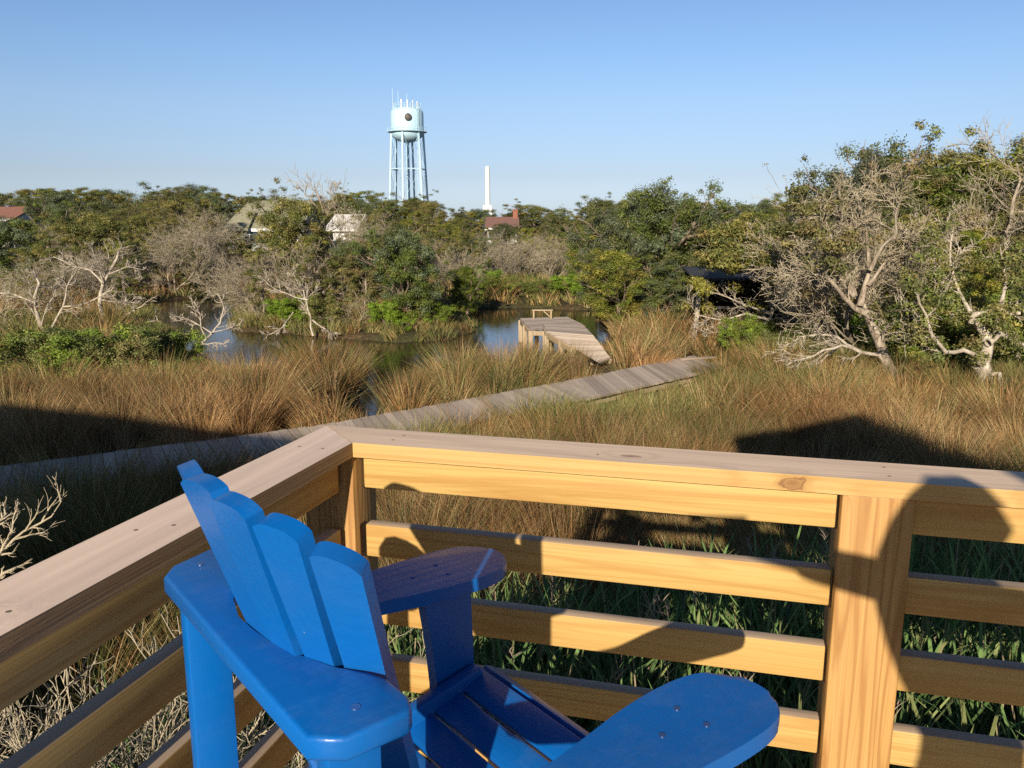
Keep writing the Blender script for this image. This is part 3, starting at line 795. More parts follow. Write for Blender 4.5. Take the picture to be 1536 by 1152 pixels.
    plant(*args[:5], wide=args[5], dist={752: 100, 775: 98, 352: 74, 398: 72, 520: 70}.get(args[1]) if args[2] == 0 else None)
# ---------------------------------------------------------------- individual gnarled trees (limbs bent as in the photo, at their own distance)
def limbs(T, Y, defs, kids, **kw):
    thin = kw.pop('thin', .68)
    for pts, r0, r1, dy in defs:
        n = len(pts)
        pp = []
        for i, (x, y) in enumerate(pts):
            pp.append(on_y(x, y, Y + dy * i / (n - 1)))
        # subdivide with a little wobble
        q = [pp[0]]
        for a, b in zip(pp, pp[1:]):
            L = (b - a).length
            q.append(a.lerp(b, .5) + T.jit(L * .05)); q.append(b)
        base = T.origin
        q = [v - base for v in q]
        k_ = 1 if r0 >= .14 or r0 < .02 else thin
        T.paths.append((q, r0 * (k_ if r0 < .14 else .9), r1 * thin, 0))
        L = sum((b - a).length for a, b in zip(q, q[1:]))
        if kids: T.kids(q, max(r0 * .4, min(r0, .012)), L * kw.get('lk', .55), 0, kids, taper=.5, **{k: v for k, v in kw.items() if k != 'lk'})
def gnarled(name, seed, px, py, defs, kids, label, mat, leaf=None, Y=None, cat='tree', patches=None, **kw):
    T = Tree(seed); b = on_z(px, py, .1); T.origin = b
    root = empty(name, b)
    limbs(T, b.y, defs, kids, **kw)
    T.wood('trunk', mat, root, 0, 1); 
    if any(p[3] > 1 for p in T.paths): T.wood('branches', M['twig'] if mat is not M['bark_pale'] else mat, root, 2, 9)
    if patches:
        cc_ = []
        for (x, y, rx_, ry_, k_, dy_) in patches:
            for _ in range(k_):
                a_ = T.r.uniform(0, 6.28); q_ = T.r.random() ** .5
                cc_.append(on_y(x + rx_ * q_ * math.cos(a_), y + ry_ * q_ * math.sin(a_), b.y + dy_ + T.r.uniform(-.5, .5)) - b)
        leaves('foliage', cc_, T.np.uniform(.12, .32, len(cc_)), 100, .042, OLIVE + DARK, seed + 1, root, flat=.6)
    if leaf:
        frac, zmin, rad, per, size, cols = leaf
        c = [p for p, l in T.tips if p.z > zmin and T.r.random() < frac]
        if c: leaves('crown', c, T.np.uniform(rad * .6, rad * 1.3, len(c)), per, size, cols, seed, root)
    tag(root, label, cat)
    return root
# leaning twisted tree on the right
twt = gnarled('twisted_tree', 101, 1348, 590, [
    ([(1348, 592), (1330, 545), (1318, 510), (1300, 470), (1283, 445)], .15, .085, .6),
    ([(1300, 470), (1268, 448), (1240, 415), (1215, 395)], .09, .04, -.3),
    ([(1283, 445), (1262, 420), (1225, 412), (1180, 425)], .07, .03, .6),
    ([(1290, 460), (1305, 405), (1300, 350), (1285, 290)], .09, .025, .6),
    ([(1305, 405), (1345, 350), (1352, 290)], .06, .02, -.5),
    ([(1302, 430), (1330, 390), (1385, 360)], .06, .02, .6),
    ([(1283, 445), (1255, 380), (1235, 320)], .06, .02, .4)],
    (7, 6, 4, 3), 'leaning twisted tree with a dense bare grey crown right of the shed', M['bark'], (.004, 1.5, .28, 110, .035, OLIVE), lk=.5, spread=.9, wig=.2, up=.05, minr=.007, patches=[(1235, 300, 50, 30, 14, .6), (1190, 350, 40, 16, 14, 0), (1340, 280, 40, 20, 8, .8), (1265, 360, 30, 14, 8, -.3), (1240, 395, 40, 12, 8, -.4)])
flb = gnarled('low_limb', 102, 1345, 588, [
    ([(1340, 570), (1318, 532), (1290, 528), (1262, 518), (1235, 525), (1200, 540), (1180, 548)], .075, .02, -.8),
    ([(1290, 528), (1255, 505), (1225, 502), (1190, 512)], .05, .015, -.5),
    ([(1262, 518), (1230, 545), (1195, 553)], .035, .012, -.4)],
    (7, 4, 3), 'pale low branches sweeping left from the leaning trunk', M['bark_pale'], None, lk=.28, spread=.75, wig=.18, up=.0, minr=.007, cat='branch')
for c_ in list(flb.children):
    c_.parent = twt; c_.location = flb.location - twt.location; c_.name = 'low_branch'
bpy.data.objects.remove(flb)
# pale tree in front of the shed
gnarled('pale_tree', 103, 1122, 532, [
    ([(1122, 534), (1112, 515), (1130, 492), (1155, 480), (1158, 450), (1150, 420)], .10, .06, .4),
    ([(1155, 480), (1120, 470), (1080, 480), (1040, 470)], .05, .02, -.4),
    ([(1155, 470), (1110, 455), (1075, 440), (1050, 438)], .045, .016, .4),
    ([(1130, 492), (1095, 490), (1062, 500)], .035, .012, -.3),
    ([(1156, 455), (1190, 440), (1230, 455)], .05, .02, -.3),
    ([(1150, 420), (1130, 380), (1100, 350)], .05, .02, .4)],
    (7, 5, 3), 'pale crooked tree spreading its bare branches in front of the shed', M['bark_pale'], (.06, 1.2, .25, 90, .035, OLIVE), lk=.30, spread=.85, wig=.2, up=.02, minr=.008,
    patches=[(1095, 396, 38, 12, 22, -.4), (1130, 372, 60, 22, 40, -.2), (1095, 350, 50, 16, 26, .3), (1190, 392, 40, 18, 24, -.3), (1175, 415, 24, 12, 12, -.4), (1215, 430, 30, 20, 14, .3), (1110, 390, 55, 12, 30, -.9), (1080, 382, 40, 12, 20, -.6)])
# gnarled oak at the right edge
gnarled('gnarled_oak', 104, 1492, 607, [
    ([(1492, 609), (1478, 570), (1476, 545), (1482, 515), (1470, 490), (1458, 482)], .17, .10, .3),
    ([(1458, 482), (1462, 472), (1500, 465), (1530, 470)], .10, .06, -.3),
    ([(1476, 545), (1445, 525), (1418, 528), (1398, 505), (1388, 470), (1375, 440)], .075, .03, -.5),
    ([(1478, 560), (1500, 560), (1498, 590), (1510, 606)], .07, .05, -.4),
    ([(1482, 515), (1500, 500), (1540, 520), (1570, 500)], .08, .04, .4),
    ([(1470, 490), (1440, 440), (1425, 390), (1430, 340)], .06, .02, .5),
    ([(1500, 465), (1510, 420), (1500, 370)], .06, .02, .5)],
    (6, 5, 4), 'gnarled oak with a thick pale crooked trunk at the right edge', M['bark_pale'], (.12, .9, .20, 80, .032, OLIVE + DARK + BRIGHT), lk=.34, spread=.95, wig=.25, up=.03, minr=.008)
gnarled('thin_tree', 105, 1370, 548, [
    ([(1372, 550), (1378, 510), (1395, 480), (1402, 440), (1400, 380)], .05, .025, .2),
    ([(1402, 440), (1425, 410), (1440, 370)], .03, .015, .2),
    ([(1352, 556), (1345, 500), (1352, 450), (1360, 400)], .045, .02, .2)],
    (5, 5, 3), 'thin pale stems standing between leaning trunk and gnarled oak', M['bark_pale'], None, lk=.35, spread=.8, wig=.18, up=.05, minr=.008)
gnarled('bare_tree', 106, 1505, 530, [
    ([(1505, 532), (1508, 440), (1500, 375), (1520, 300), (1525, 245)], .13, .04, .3),
    ([(1500, 375), (1470, 340), (1440, 330)], .05, .02, .3),
    ([(1505, 400), (1535, 350), (1560, 300)], .06, .02, -.3)],
    (8, 6, 4, 3), 'tall bare tree with a straight pale trunk above the gnarled oak', M['bark'], (.008, 2.5, .3, 110, .035, OLIVE), lk=.4, spread=.85, wig=.18, up=.06, minr=.007)
# dead trees on the left
gnarled('dead_tree', 107, 68, 512, [
    ([(68, 514), (58, 480), (52, 445), (50, 405)], .10, .05, .2),
    ([(64, 500), (85, 478), (95, 460), (130, 455), (160, 440)], .06, .02, -.4),
    ([(54, 455), (30, 445), (0, 440), (-20, 442)], .04, .015, .5),
    ([(95, 460), (100, 430), (120, 400)], .04, .015, .4),
    ([(62, 490), (70, 460), (85, 430)], .03, .012, .3)],
    (6, 4, 2), 'pale dead tree with two crooked stems at the far left', M['bark_pale'], None, lk=.34, spread=.8, wig=.2, up=.05, minr=.008)
gnarled('dead_tree', 108, 150, 498, [
    ([(150, 500), (150, 455), (155, 425), (168, 400), (178, 378)], .105, .05, .2),
    ([(152, 450), (185, 455), (205, 455)], .035, .015, -.3),
    ([(155, 425), (135, 405), (110, 400), (80, 385)], .05, .015, .4),
    ([(155, 425), (145, 395), (138, 370)], .04, .015, -.3),
    ([(162, 412), (190, 400), (215, 405)], .035, .012, .4)],
    (7, 5, 3), 'pale dead tree with one thick upright trunk', M['bark_pale'], None, lk=.34, spread=.85, wig=.2, up=.04, minr=.008)
gnarled('dead_branch', 109, 172, 492, [
    ([(172, 492), (190, 472), (212, 460), (230, 447)], .05, .018, -.2),
    ([(190, 472), (180, 462), (165, 462)], .025, .01, .2)],
    (5, 3), 'bleached dead branch slanting up right of the thick dead trunk', M['bark_pale'], None, lk=.3, spread=.7, wig=.18, minr=.008, cat='branch')
gnarled('dead_tree', 110, 298, 518, [
    ([(296, 520), (318, 500), (330, 485), (336, 462), (326, 440)], .05, .02, .3),
    ([(318, 500), (285, 480), (265, 475)], .03, .012, .2),
    ([(310, 508), (300, 470), (288, 455)], .03, .012, .2),
    ([(320, 498), (345, 492), (360, 487)], .025, .01, -.2),
    ([(300, 516), (322, 514), (340, 516)], .03, .012, -.2)],
    (7, 4, 2), 'bleached dead branches reaching out over the pond', M['bark_pale'], None, lk=.3, spread=.85, wig=.22, minr=.008)
gnarled('dead_tree', 111, 228, 492, [
    ([(248, 494), (236, 480), (215, 488), (205, 478)], .03, .012, .2), ([(236, 480), (234, 465)], .02, .01, .1)],
    (6, 3), 'small bleached dead branch at the left rim of the pond', M['bark_pale'], None, lk=.4, spread=.8, wig=.22, minr=.008)
gnarled('dead_tree', 112, 470, 502, [
    ([(470, 504), (466, 475), (460, 455), (462, 438)], .045, .02, .2),
    ([(468, 480), (492, 496), (500, 502)], .035, .015, -.2),
    ([(462, 450), (430, 440), (400, 425)], .03, .012, .2),
    ([(440, 468), (425, 490), (405, 502)], .025, .012, -.2),
    ([(460, 452), (455, 435), (440, 410)], .03, .012, .2)],
    (7, 4, 3), 'bleached dead tree fanning out at the water edge of the island', M['bark_pale'], None, lk=.42, spread=.75, wig=.18, minr=.008)
gnarled('bare_tree', 113, 486, 462, [
    ([(488, 440), (490, 380), (487, 335), (480, 300), (472, 282)], .07, .02, .2), ([(488, 345), (500, 305), (507, 280)], .03, .012, .2),
    ([(484, 320), (465, 298), (450, 282)], .025, .012, -.2), ([(489, 350), (515, 335), (535, 322)], .025, .01, .2)],
    (7, 5, 3), 'thin bare tree with its crown standing against the sky by the olive roof', M['bark'], None, lk=.3, spread=.75, wig=.16, up=.05, minr=.009)
# lit twigs close to the left railing
def near_shrub(seed, loc, h, label, n=16, name='bare_shrub'):
    T = Tree(seed); root = empty(name, loc)
    for k in range(n):
        T.grow((T.r.uniform(-.3, .3), T.r.uniform(-.3, .3), -.05), (T.r.uniform(-.5, .6), T.r.uniform(-.5, .5), 1), h, .012, 0, (8, 5, 4), wig=.22, up=.03, spread=.85, seg=6, minr=.0026, shrink=(.3, .5))
    T.wood('branches', M['twig'], root)
    tag(root, label, 'shrub', 'bare shrubs')
near_shrub(201, (-1.38, 2.25, .12), 1.5, 'pale twiggy shrub showing through the lower gaps of the left railing', 22)
near_shrub(202, (-1.80, 2.70, .12), 1.55, 'pale twiggy shrub beyond the left railing behind the blue rear leg', 22)
near_shrub(204, (-1.20, 2.85, .12), 1.45, 'low twiggy shrub near the railing corner behind the chair back', 18)
near_shrub(205, (-1.62, 2.05, .12), 1.6, 'pale twiggy shrub at the lower left corner outside the railing', 22)
near_shrub(206, (-2.15, 3.25, .12), 1.3, 'pale twiggy shrub farthest out beside the left railing', 10)
T = Tree(203); root = empty('bare_shrub', on_y(-60, 1000, 2.4) * 1.0); T.origin = root.location.copy()
limbs(T, 2.4, [([(-60, 1010), (-45, 930), (-20, 850), (20, 810), (60, 785), (92, 752)], .0095, .002, .1), ([(-30, 870), (0, 830), (18, 800), (25, 760)], .006, .002, .1),
               ([(-40, 900), (5, 860), (40, 845)], .008, .003, .1), ([(-45, 930), (-10, 790), (10, 770)], .009, .003, .1)], (8, 3, 2), lk=.19, spread=.6, wig=.15, minr=.0013)
T.paths.append(([Vector((0, 0, 0)), Vector((-.05, .02, -.7)), Vector((-.02, .05, .1 - root.location.z))], .014, .02, 0))
T.wood('branches', M['twig'], root); tag(root, 'pale bare twig rising above the left railing cap', 'shrub', 'bare shrubs')

# ---------------------------------------------------------------- boardwalk
WZT = WZ
walk = empty('boardwalk', (0, 0, 0)); walk.location = (WU[2][0], WU[2][1], 0)
base = Vector(walk.location)
planks = bmesh.new(); frame = bmesh.new(); pil = bmesh.new()
prs = random.Random(5)
for si, (a, b) in enumerate(zip(WU, WU[1:])):
    e = b - a; L = float(np.hypot(*e)); ex, ey = e / L; nx_, ny_ = ey, -ex
    zoff = (-.35, -.02, 0, 0, 0.0)[si] if si == 0 else 0
    dpx = float(np.interp((a[0] + b[0]) / 2, [-8, -2, 2.5], [.50, .40, .12])); dpy = -math.sqrt(1 - dpx ** 2)
    tw_ = WW / (dpx * nx_ + dpy * ny_)
    s_ = 0
    while s_ < L - .02:
        z1 = WZ + prs.uniform(-.004, .004); jj = prs.uniform(-.02, .02)
        q = [(a[0] + ex * s_ - dpx * jj, a[1] + ey * s_ - dpy * jj), (a[0] + ex * (s_ + .148) - dpx * jj, a[1] + ey * (s_ + .148) - dpy * jj)]
        q += [(q[1][0] + dpx * tw_, q[1][1] + dpy * tw_), (q[0][0] + dpx * tw_, q[0][1] + dpy * tw_)]
        add_prism(planks, [(x - base.x, y - base.y) for x, y in q], z1 - .038, z1)
        s_ += .156
    for off in (.12, WW - .12, WW / 2):
        p0 = Vector((a[0] + nx_ * off, a[1] + ny_ * off, WZ - .12)) - base; p1 = Vector((b[0] + nx_ * off, b[1] + ny_ * off, WZ - .12)) - base
        add_beam(frame, p0, p1, .04, .14)
    s_ = .3
    while s_ < L:
        for off in (.2, WW - .2):
            p = Vector((a[0] + ex * s_ + nx_ * off, a[1] + ey * s_ + ny_ * off, 0)) - base
            add_tube(pil, p + Vector((0, 0, -.6)), p + Vector((0, 0, WZ - .045)), .06, n=10)
        s_ += 2.2
bm_obj('planks', planks, M['grey_wood'], walk, None); bm_obj('joists', frame, M['pile'], walk, None); bm_obj('pilings', pil, M['pile'], walk, 40)
for o_ in walk.children: o_.data.name = o_.name
tag(walk, 'long weathered plank boardwalk crossing the marsh to the shed', 'boardwalk')
# loose board lying on the walk's end
lb = bmesh.new(); add_box(lb, (0, 0, 0), (.9, .14, .035)); bevel(lb, .004)
o = bm_obj('plank', lb, M['grey_wood'])
p = on_z(1052, 536, WZ + .025); o.location = (p.x - .1, p.y - .1, WZ + .02); o.rotation_euler = (0, 0, R(20))
tag(o, 'loose weathered board lying on the far end of the boardwalk', 'board')

# ---------------------------------------------------------------- dock
DZ = .72
dk = empty('dock', (1.2, 25, 0)); db = Vector(dk.location)
def plankdeck(bm, quad, n):
    """planks laid between the edges a-b and d-c of the quad a,b,c,d"""
    a, b, c_, d = [Vector(q) for q in quad]
    for i in range(n):
        t0, t1 = i / n + .004, (i + 1) / n - .004
        q = [a.lerp(d, t0), b.lerp(c_, t0), b.lerp(c_, t1), a.lerp(d, t1)]
        z = prs.uniform(-.004, .004)
        vb = [bm.verts.new(v - db + Vector((0, 0, z - .04))) for v in q]; vt = [bm.verts.new(v - db + Vector((0, 0, z))) for v in q]
        bm.faces.new(vb[::-1]); bm.faces.new(vt)
        for j in range(4): bm.faces.new((vb[j], vb[(j + 1) % 4], vt[(j + 1) % 4], vt[j]))
def dz(x, y, z=DZ): return on_z(x, y, z)
A, B, Cc, D = dz(780, 477), dz(851, 475), dz(874, 486), dz(796, 494)
b1 = bmesh.new(); plankdeck(b1, [A, B, Cc, D], 16); bm_obj('platform', b1, M['grey_wood'], dk, None)
E, Fp = dz(815, 485, DZ + .06), dz(874, 486.5, DZ + .06)
G1, H1 = dz(820, 497, DZ + .06), dz(890, 503, DZ + .06)
b2 = bmesh.new(); plankdeck(b2, [E, Fp, H1, G1], 14)
H2, G2 = on_z(916, 537, .36), on_z(900, 543, .32)
I1 = dz(860, 507, DZ + .03)
plankdeck(b2, [G1, H1, H2, G2], 26); bm_obj('ramp', b2, M['grey_wood'], dk, None)
def deckbeam(p, q, z):
    p = Vector((p.x, p.y, z)) - db; q = Vector((q.x, q.y, z)) - db
    return beam('beam', p, q, .05, .13, M['pile'], dk)
deckbeam(A, D, DZ - .11); deckbeam(D, Vector((G1.x, D.y, 0)), DZ - .11); deckbeam(A, B, DZ - .11); deckbeam(E, G1, DZ - .05)
bb = beam('beam', G1 - db + Vector((0, -.03, -.1)), G1.lerp(G2, .55) - db + Vector((0, -.03, -.1)), .05, .14, M['pile'], dk)
bb2 = beam('beam', H1 - db + Vector((0, 0, -.1)), H2 - db + Vector((0, 0, -.1)), .05, .12, M['pile'], dk)
for q in (A.lerp(D, .05), A.lerp(D, .5), D, A.lerp(B, .35), A.lerp(B, .68), B, Cc, D.lerp(Cc, .35), G1, G1.lerp(G2, .28), G1.lerp(G2, .5), H1, E.lerp(G1, .5), G1.lerp(H1, .5), H1.lerp(H2, .35)):
    zt = min(q.z, DZ) - .05
    beam('piling', Vector((q.x, q.y, -.6)) - db, Vector((q.x, q.y, zt)) - db, .13, .13, M['pile'], dk, .01)
# fish cleaning rail at the dock's far edge
r0, r1 = on_y(798, 477, A.y - .15), on_y(829, 477, A.y - .15)
for q in (r0.lerp(r1, .08), r0.lerp(r1, .92)):
    beam('rail_post', Vector((q.x, q.y, DZ - .02)) - db, Vector((q.x, q.y, DZ + .24)) - db, .05, .05, M['pile'], dk)
beam('rail_top', Vector((r0.x, r0.y, DZ + .26)) - db, Vector((r1.x, r1.y, DZ + .26)) - db, .10, .035, M['pile'], dk)
beam('rail_brace', Vector((r1.x - .08, r1.y, DZ + .05)) - db, Vector((r1.x - .28, r1.y, DZ + .23)) - db, .03, .03, M['pile'], dk)
tag(dk, 'small weathered dock on pale pilings with a low bench rail over the creek', 'dock')

# ---------------------------------------------------------------- dark shed at the end of the boardwalk
sY = 24.2
sp0 = on_y(1040, 520, sY)
sh = empty('shed', (sp0.x, sY, .12)); 
bm = bmesh.new()
Wd, Dp, Hh = 2.9, 2.6, 2.0
Hh = 1.9
add_box(bm, (Wd / 2, Dp, Hh / 2), (Wd, .08, Hh)); add_box(bm, (Wd - .04, Dp / 2, Hh / 2), (.08, Dp - .1, Hh)); add_box(bm, (.35, Dp / 2 + .4, Hh / 2), (.06, Dp - .9, Hh))
bm_obj('wall', bm, M['darkwood'], sh, None)
bm = bmesh.new()
for k in range(6): add_beam(bm, (.25 + k * .45, .10, .15), (.75 + k * .45, .10, 1.0), .03, .07); add_beam(bm, (.75 + k * .45, .14, .15), (.25 + k * .45, .14, 1.0), .03, .07)
add_box(bm, (Wd / 2, .12, 1.06), (Wd - .2, .06, .08)); add_box(bm, (Wd / 2, .12, .1), (Wd - .2, .06, .08))
bm_obj('lattice', bm, M['darkwood'], sh, None)
bm = bmesh.new()
for pts, x0, x1 in (([(-.62, 1.90), (1.3, 2.12), (2.95, 1.90), (2.95, 1.97), (1.3, 2.19), (-.62, 1.97)], -.15, Wd + .15),):
    a_ = [bm.verts.new((x0, p[0], p[1])) for p in pts]; b_ = [bm.verts.new((x1, p[0], p[1])) for p in pts]
    bm.faces.new(a_); bm.faces.new(b_[::-1])
    for i in range(len(pts)): j = (i + 1) % len(pts); bm.faces.new((a_[i], a_[j], b_[j], b_[i]))
bm_obj('roof', bm, M['roof_metal'], sh, None)
beam('corner_post', (-.12, -.5, 0), (.02, -.5, 1.93), .12, .12, M['bark_pale'], sh)
beam('door_post', (.34, .05, 0), (.34, .05, 1.95), .07, .07, M['grey_wood'], sh)
for k in range(6): beam('rung', (.02, .02, .35 + k * .24), (.32, .04, .35 + k * .24), .04, .04, M['grey_wood'], sh)
bm = bmesh.new(); add_box(bm, (1.2, -.45, .12), (2.6, .9, .12)); bevel(bm, .01); bm_obj('step', bm, M['grey_wood'], sh, None)
tag(sh, 'dark weathered shed with a pale corner post at the boardwalk end', 'shed')

# ---------------------------------------------------------------- water tower
TY = 250.0
def tz(py): return on_y(614, py, TY).z
tx = on_y(614, 330, TY).x
mpp = TY / F_PX / cp          # metres per photo pixel, roughly
tw = empty('water_tower', (tx, TY, .6)); tb = tw.location
zt, zb = tz(168) - .6, tz(198) - .6       # straight part of the tank
Rt = 23.3 * mpp
bm = bmesh.new()
prof = [(0, zt + 1.35), (Rt * .35, zt + 1.3), (Rt * .65, zt + 1.1), (Rt * .86, zt + .65), (Rt * .96, zt + .2), (Rt, zt - .35), (Rt, zb)]
for k in range(1, 10):
    a_ = k / 9 * math.pi / 2; prof.append((Rt * math.cos(a_) * 1.0, zb - 3.0 * math.sin(a_)))
prof[-1] = (.02, zb - 3.0)
lathe(bm, prof, 48); bm_obj('tank', bm, M['tower'], tw, 40)
bm = bmesh.new(); lathe(bm, [(Rt, zb - .1), (Rt + .95, zb - .1), (Rt + .95, zb + .02), (Rt, zb + .02)], 48)
for k in range(32):
    a_ = k * math.pi / 16; q = Vector(((Rt + .9) * math.cos(a_), (Rt + .9) * math.sin(a_), zb))
    add_tube(bm, q, q + Vector((0, 0, 1.1)), .035, n=6)
for zz in (.6, 1.1):
    for k in range(32):
        a_, a2 = k * math.pi / 16, (k + 1) * math.pi / 16
        add_tube(bm, ((Rt + .9) * math.cos(a_), (Rt + .9) * math.sin(a_), zb + zz), ((Rt + .9) * math.cos(a2), (Rt + .9) * math.sin(a2), zb + zz), .03, n=5)
bm_obj('balcony', bm, M['tower'], tw, 40)
zl = tz(330) - .6
legs = []
for k in range(6):
    a_ = math.radians(60 * k + 20)
    p1 = Vector(((Rt - .1) * math.cos(a_), (Rt - .1) * math.sin(a_), zb + .3)); p0 = Vector(((Rt + 1.3) * math.cos(a_), (Rt + 1.3) * math.sin(a_), 0))
    bm = bmesh.new(); add_tube(bm, p0, p1, .34, .32, 14); bm_obj('leg', bm, M['tower'], tw, 40); legs.append((p0, p1))
bm = bmesh.new()
bm.free()
for fr in (.30, .62):
    bm = bmesh.new()
    for k in range(6): add_tube(bm, legs[k][0].lerp(legs[k][1], fr), legs[(k + 1) % 6][0].lerp(legs[(k + 1) % 6][1], fr), .17, n=8)
    bm_obj('ring_brace', bm, M['tower'], tw, 40)
bm = bmesh.new()
for k in range(6):
    a0, a1 = legs[k], legs[(k + 1) % 6]
    for f0, f1 in ((.30, .62), (.62, .95), (0, .3)):
        add_tube(bm, a0[0].lerp(a0[1], f0), a1[0].lerp(a1[1], f1), .035, n=5); add_tube(bm, a1[0].lerp(a1[1], f0), a0[0].lerp(a0[1], f1), .035, n=5)
bm_obj('tie_rod', bm, M['tower'], tw, 40)
bm = bmesh.new(); add_tube(bm, (0, 0, 0), (0, 0, zb - 2.8), .46, n=16); bm_obj('riser', bm, M['tower'], tw, 40)
# round dark dish on the tank front, ladder, hand rail and antennas on the roof
q = Vector((.95, -Rt - .25, tz(178.5) - .6))
bm = bmesh.new(); lathe(bm, [(0, .32), (.55, .28), (.9, .14), (1.05, -.1), (.95, -.45), (0, -.55)], 28)
dsh = bm_obj('dish', bm, M['tower_dark'], tw, 40); dsh.location = q; dsh.rotation_euler = (R(90), 0, R(12))
bm = bmesh.new(); 
lx = Rt * .72; ly = -math.sqrt(Rt ** 2 - lx ** 2) - .25
for dx in (-.22, .22): add_tube(bm, (lx + dx, ly, 0 + 3), (lx + dx, ly, zt + 1.2), .05, n=6)
for k in range(60): add_tube(bm, (lx - .22, ly, 3 + k * .5), (lx + .22, ly, 3 + k * .5), .03, n=5)
bm_obj('ladder', bm, M['tower'], tw, 40)
bm = bmesh.new(); Rr = Rt * .80; zr = zt + 1.0
for k in range(16):
    a_, a2 = k * math.pi / 8, (k + 1) * math.pi / 8
    add_tube(bm, (Rr * math.cos(a_), Rr * math.sin(a_), zr - .3), (Rr * math.cos(a_), Rr * math.sin(a_), zr + 1.1), .04, n=6)
    for dzz in (.6, 1.1): add_tube(bm, (Rr * math.cos(a_), Rr * math.sin(a_), zr + dzz), (Rr * math.cos(a2), Rr * math.sin(a2), zr + dzz), .045, n=6)
bm_obj('roof_railing', bm, M['tower'], tw, 40)
for (x, top, rad, yy) in ((595, 132, .06, -1), (601, 135, .06, 2), (614.5, 141, .06, 0), (608.5, 151, .22, -3.2), (617, 152, .22, -3.2), (624, 152, .12, -2.6), (629.5, 153, .16, -1.2), (633, 154, .10, 1), (596, 153, .14, 0), (599, 156, .10, -2)):
    bm = bmesh.new(); xx = (x - 614) * mpp; add_tube(bm, (xx, yy, zt + .3), (xx, yy, tz(top) - .6), rad, n=10)
    bm_obj('antenna', bm, M['white'] if rad > .1 else M['tower'], tw, 40)
tag(tw, 'pale turquoise water tower with antennas rising above the treeline', 'water tower')
# white tapered tower
LY = 330.0; lm = LY / F_PX / cp; lx_ = on_y(731.5, 330, LY).x
lt = empty('white_tower', (lx_, LY, .6))
bm = bmesh.new(); zt2 = on_y(731, 249, LY).z - .6
lathe(bm, [(2.6, 0), (1.4, 3.5), (.98, 9), (.88, zt2 - 1), (.88, zt2 - .3), (.5, zt2), (0, zt2 + .05)], 20); bm_obj('shaft', bm, M['white'], lt, 40)
bm = bmesh.new(); add_box(bm, (0, 0, (on_y(731, 308, LY).z - .6) / 2), (3.6, 3.6, on_y(731, 308, LY).z - .6)); bevel(bm, .1); bm_obj('base', bm, M['white'], lt, None)
tag(lt, 'slim white tower standing alone beyond the treeline', 'tower')

# ---------------------------------------------------------------- houses in the trees
def house(name, x0, x1, ridge, eave, Y, depth, roofm, label, hip=.0, ext=None, chim=None, wins=3):
    p0, p1 = on_y(x0, eave, Y), on_y(x1, eave, Y); zr = on_y(x0, ridge, Y).z; ze = p0.z
    h = empty(name, ((p0.x + p1.x) / 2, Y, .4)); Wh = (p1.x - p0.x) / 2; ze -= .4; zr -= .4
    bm = bmesh.new(); a_ = Wh - .35
    add_box(bm, (0, depth / 2, ze / 2), (a_ * 2, depth - .7, ze - .02)); 
    for sx in (-1, 1):
        vs_ = [bm.verts.new((sx * a_, y, z)) for y, z in ((.36, ze - .03), (depth - .36, ze - .03), (depth / 2, zr - .25))]
        bm.faces.new(vs_)
    bm_obj('wall', bm, M['wallwhite'], h, None)
    bm = bmesh.new()
    th = .18
    r_ = [(-Wh + hip * Wh, depth / 2, zr), (Wh - hip * Wh * .2, depth / 2, zr)]
    for yy in (0, depth):
        lo = [Vector((-Wh, yy, ze)), Vector((Wh, yy, ze))]; hi = [Vector(r_[1]), Vector(r_[0])]
        top = [bm.verts.new(v) for v in (lo[0], lo[1], hi[0], hi[1])]; bot = [bm.verts.new(v + Vector((0, 0, -th))) for v in (lo[0], lo[1], hi[0], hi[1])]
        bm.faces.new(top); bm.faces.new(bot[::-1])
        for i in range(4): j = (i + 1) % 4; bm.faces.new((top[i], bot[i], bot[j], top[j]))
    rf = bm_obj('roof', bm, roofm, h, None)
    if chim:
        cx = on_y(chim, eave, Y).x - h.location.x
        bm = bmesh.new(); add_box(bm, (cx, depth / 2 - .3, zr - .2), (.62, .6, 2.2)); add_box(bm, (cx, depth / 2 - .3, zr + .92), (.76, .74, .14)); bm_obj('chimney', bm, M['brick'], rf, None)
    bm = bmesh.new(); add_box(bm, (0, .02, ze - .14), (Wh * 2, .06, .28)); bm_obj('fascia', bm, M['white'], h, None)
    for k in range(wins):
        xk = -a_ + a_ * 2 * (k + .5) / wins
        bm = bmesh.new(); add_box(bm, (xk, .32, ze * .62), (1.1, .06, 1.3)); f_ = bm_obj('window', bm, M['white'], h, None)
        bm = bmesh.new(); add_box(bm, (xk, .285, ze * .62), (.95, .02, 1.15)); bm_obj('pane', bm, M['glass'], f_, None)
    tag(h, label, 'house', 'houses in the trees')
    return h
hA = house('house', 333, 456, 299, 343, 84, 10, M['roof_olive'], 'house with a large olive shingle roof among the trees', hip=.33, wins=4)
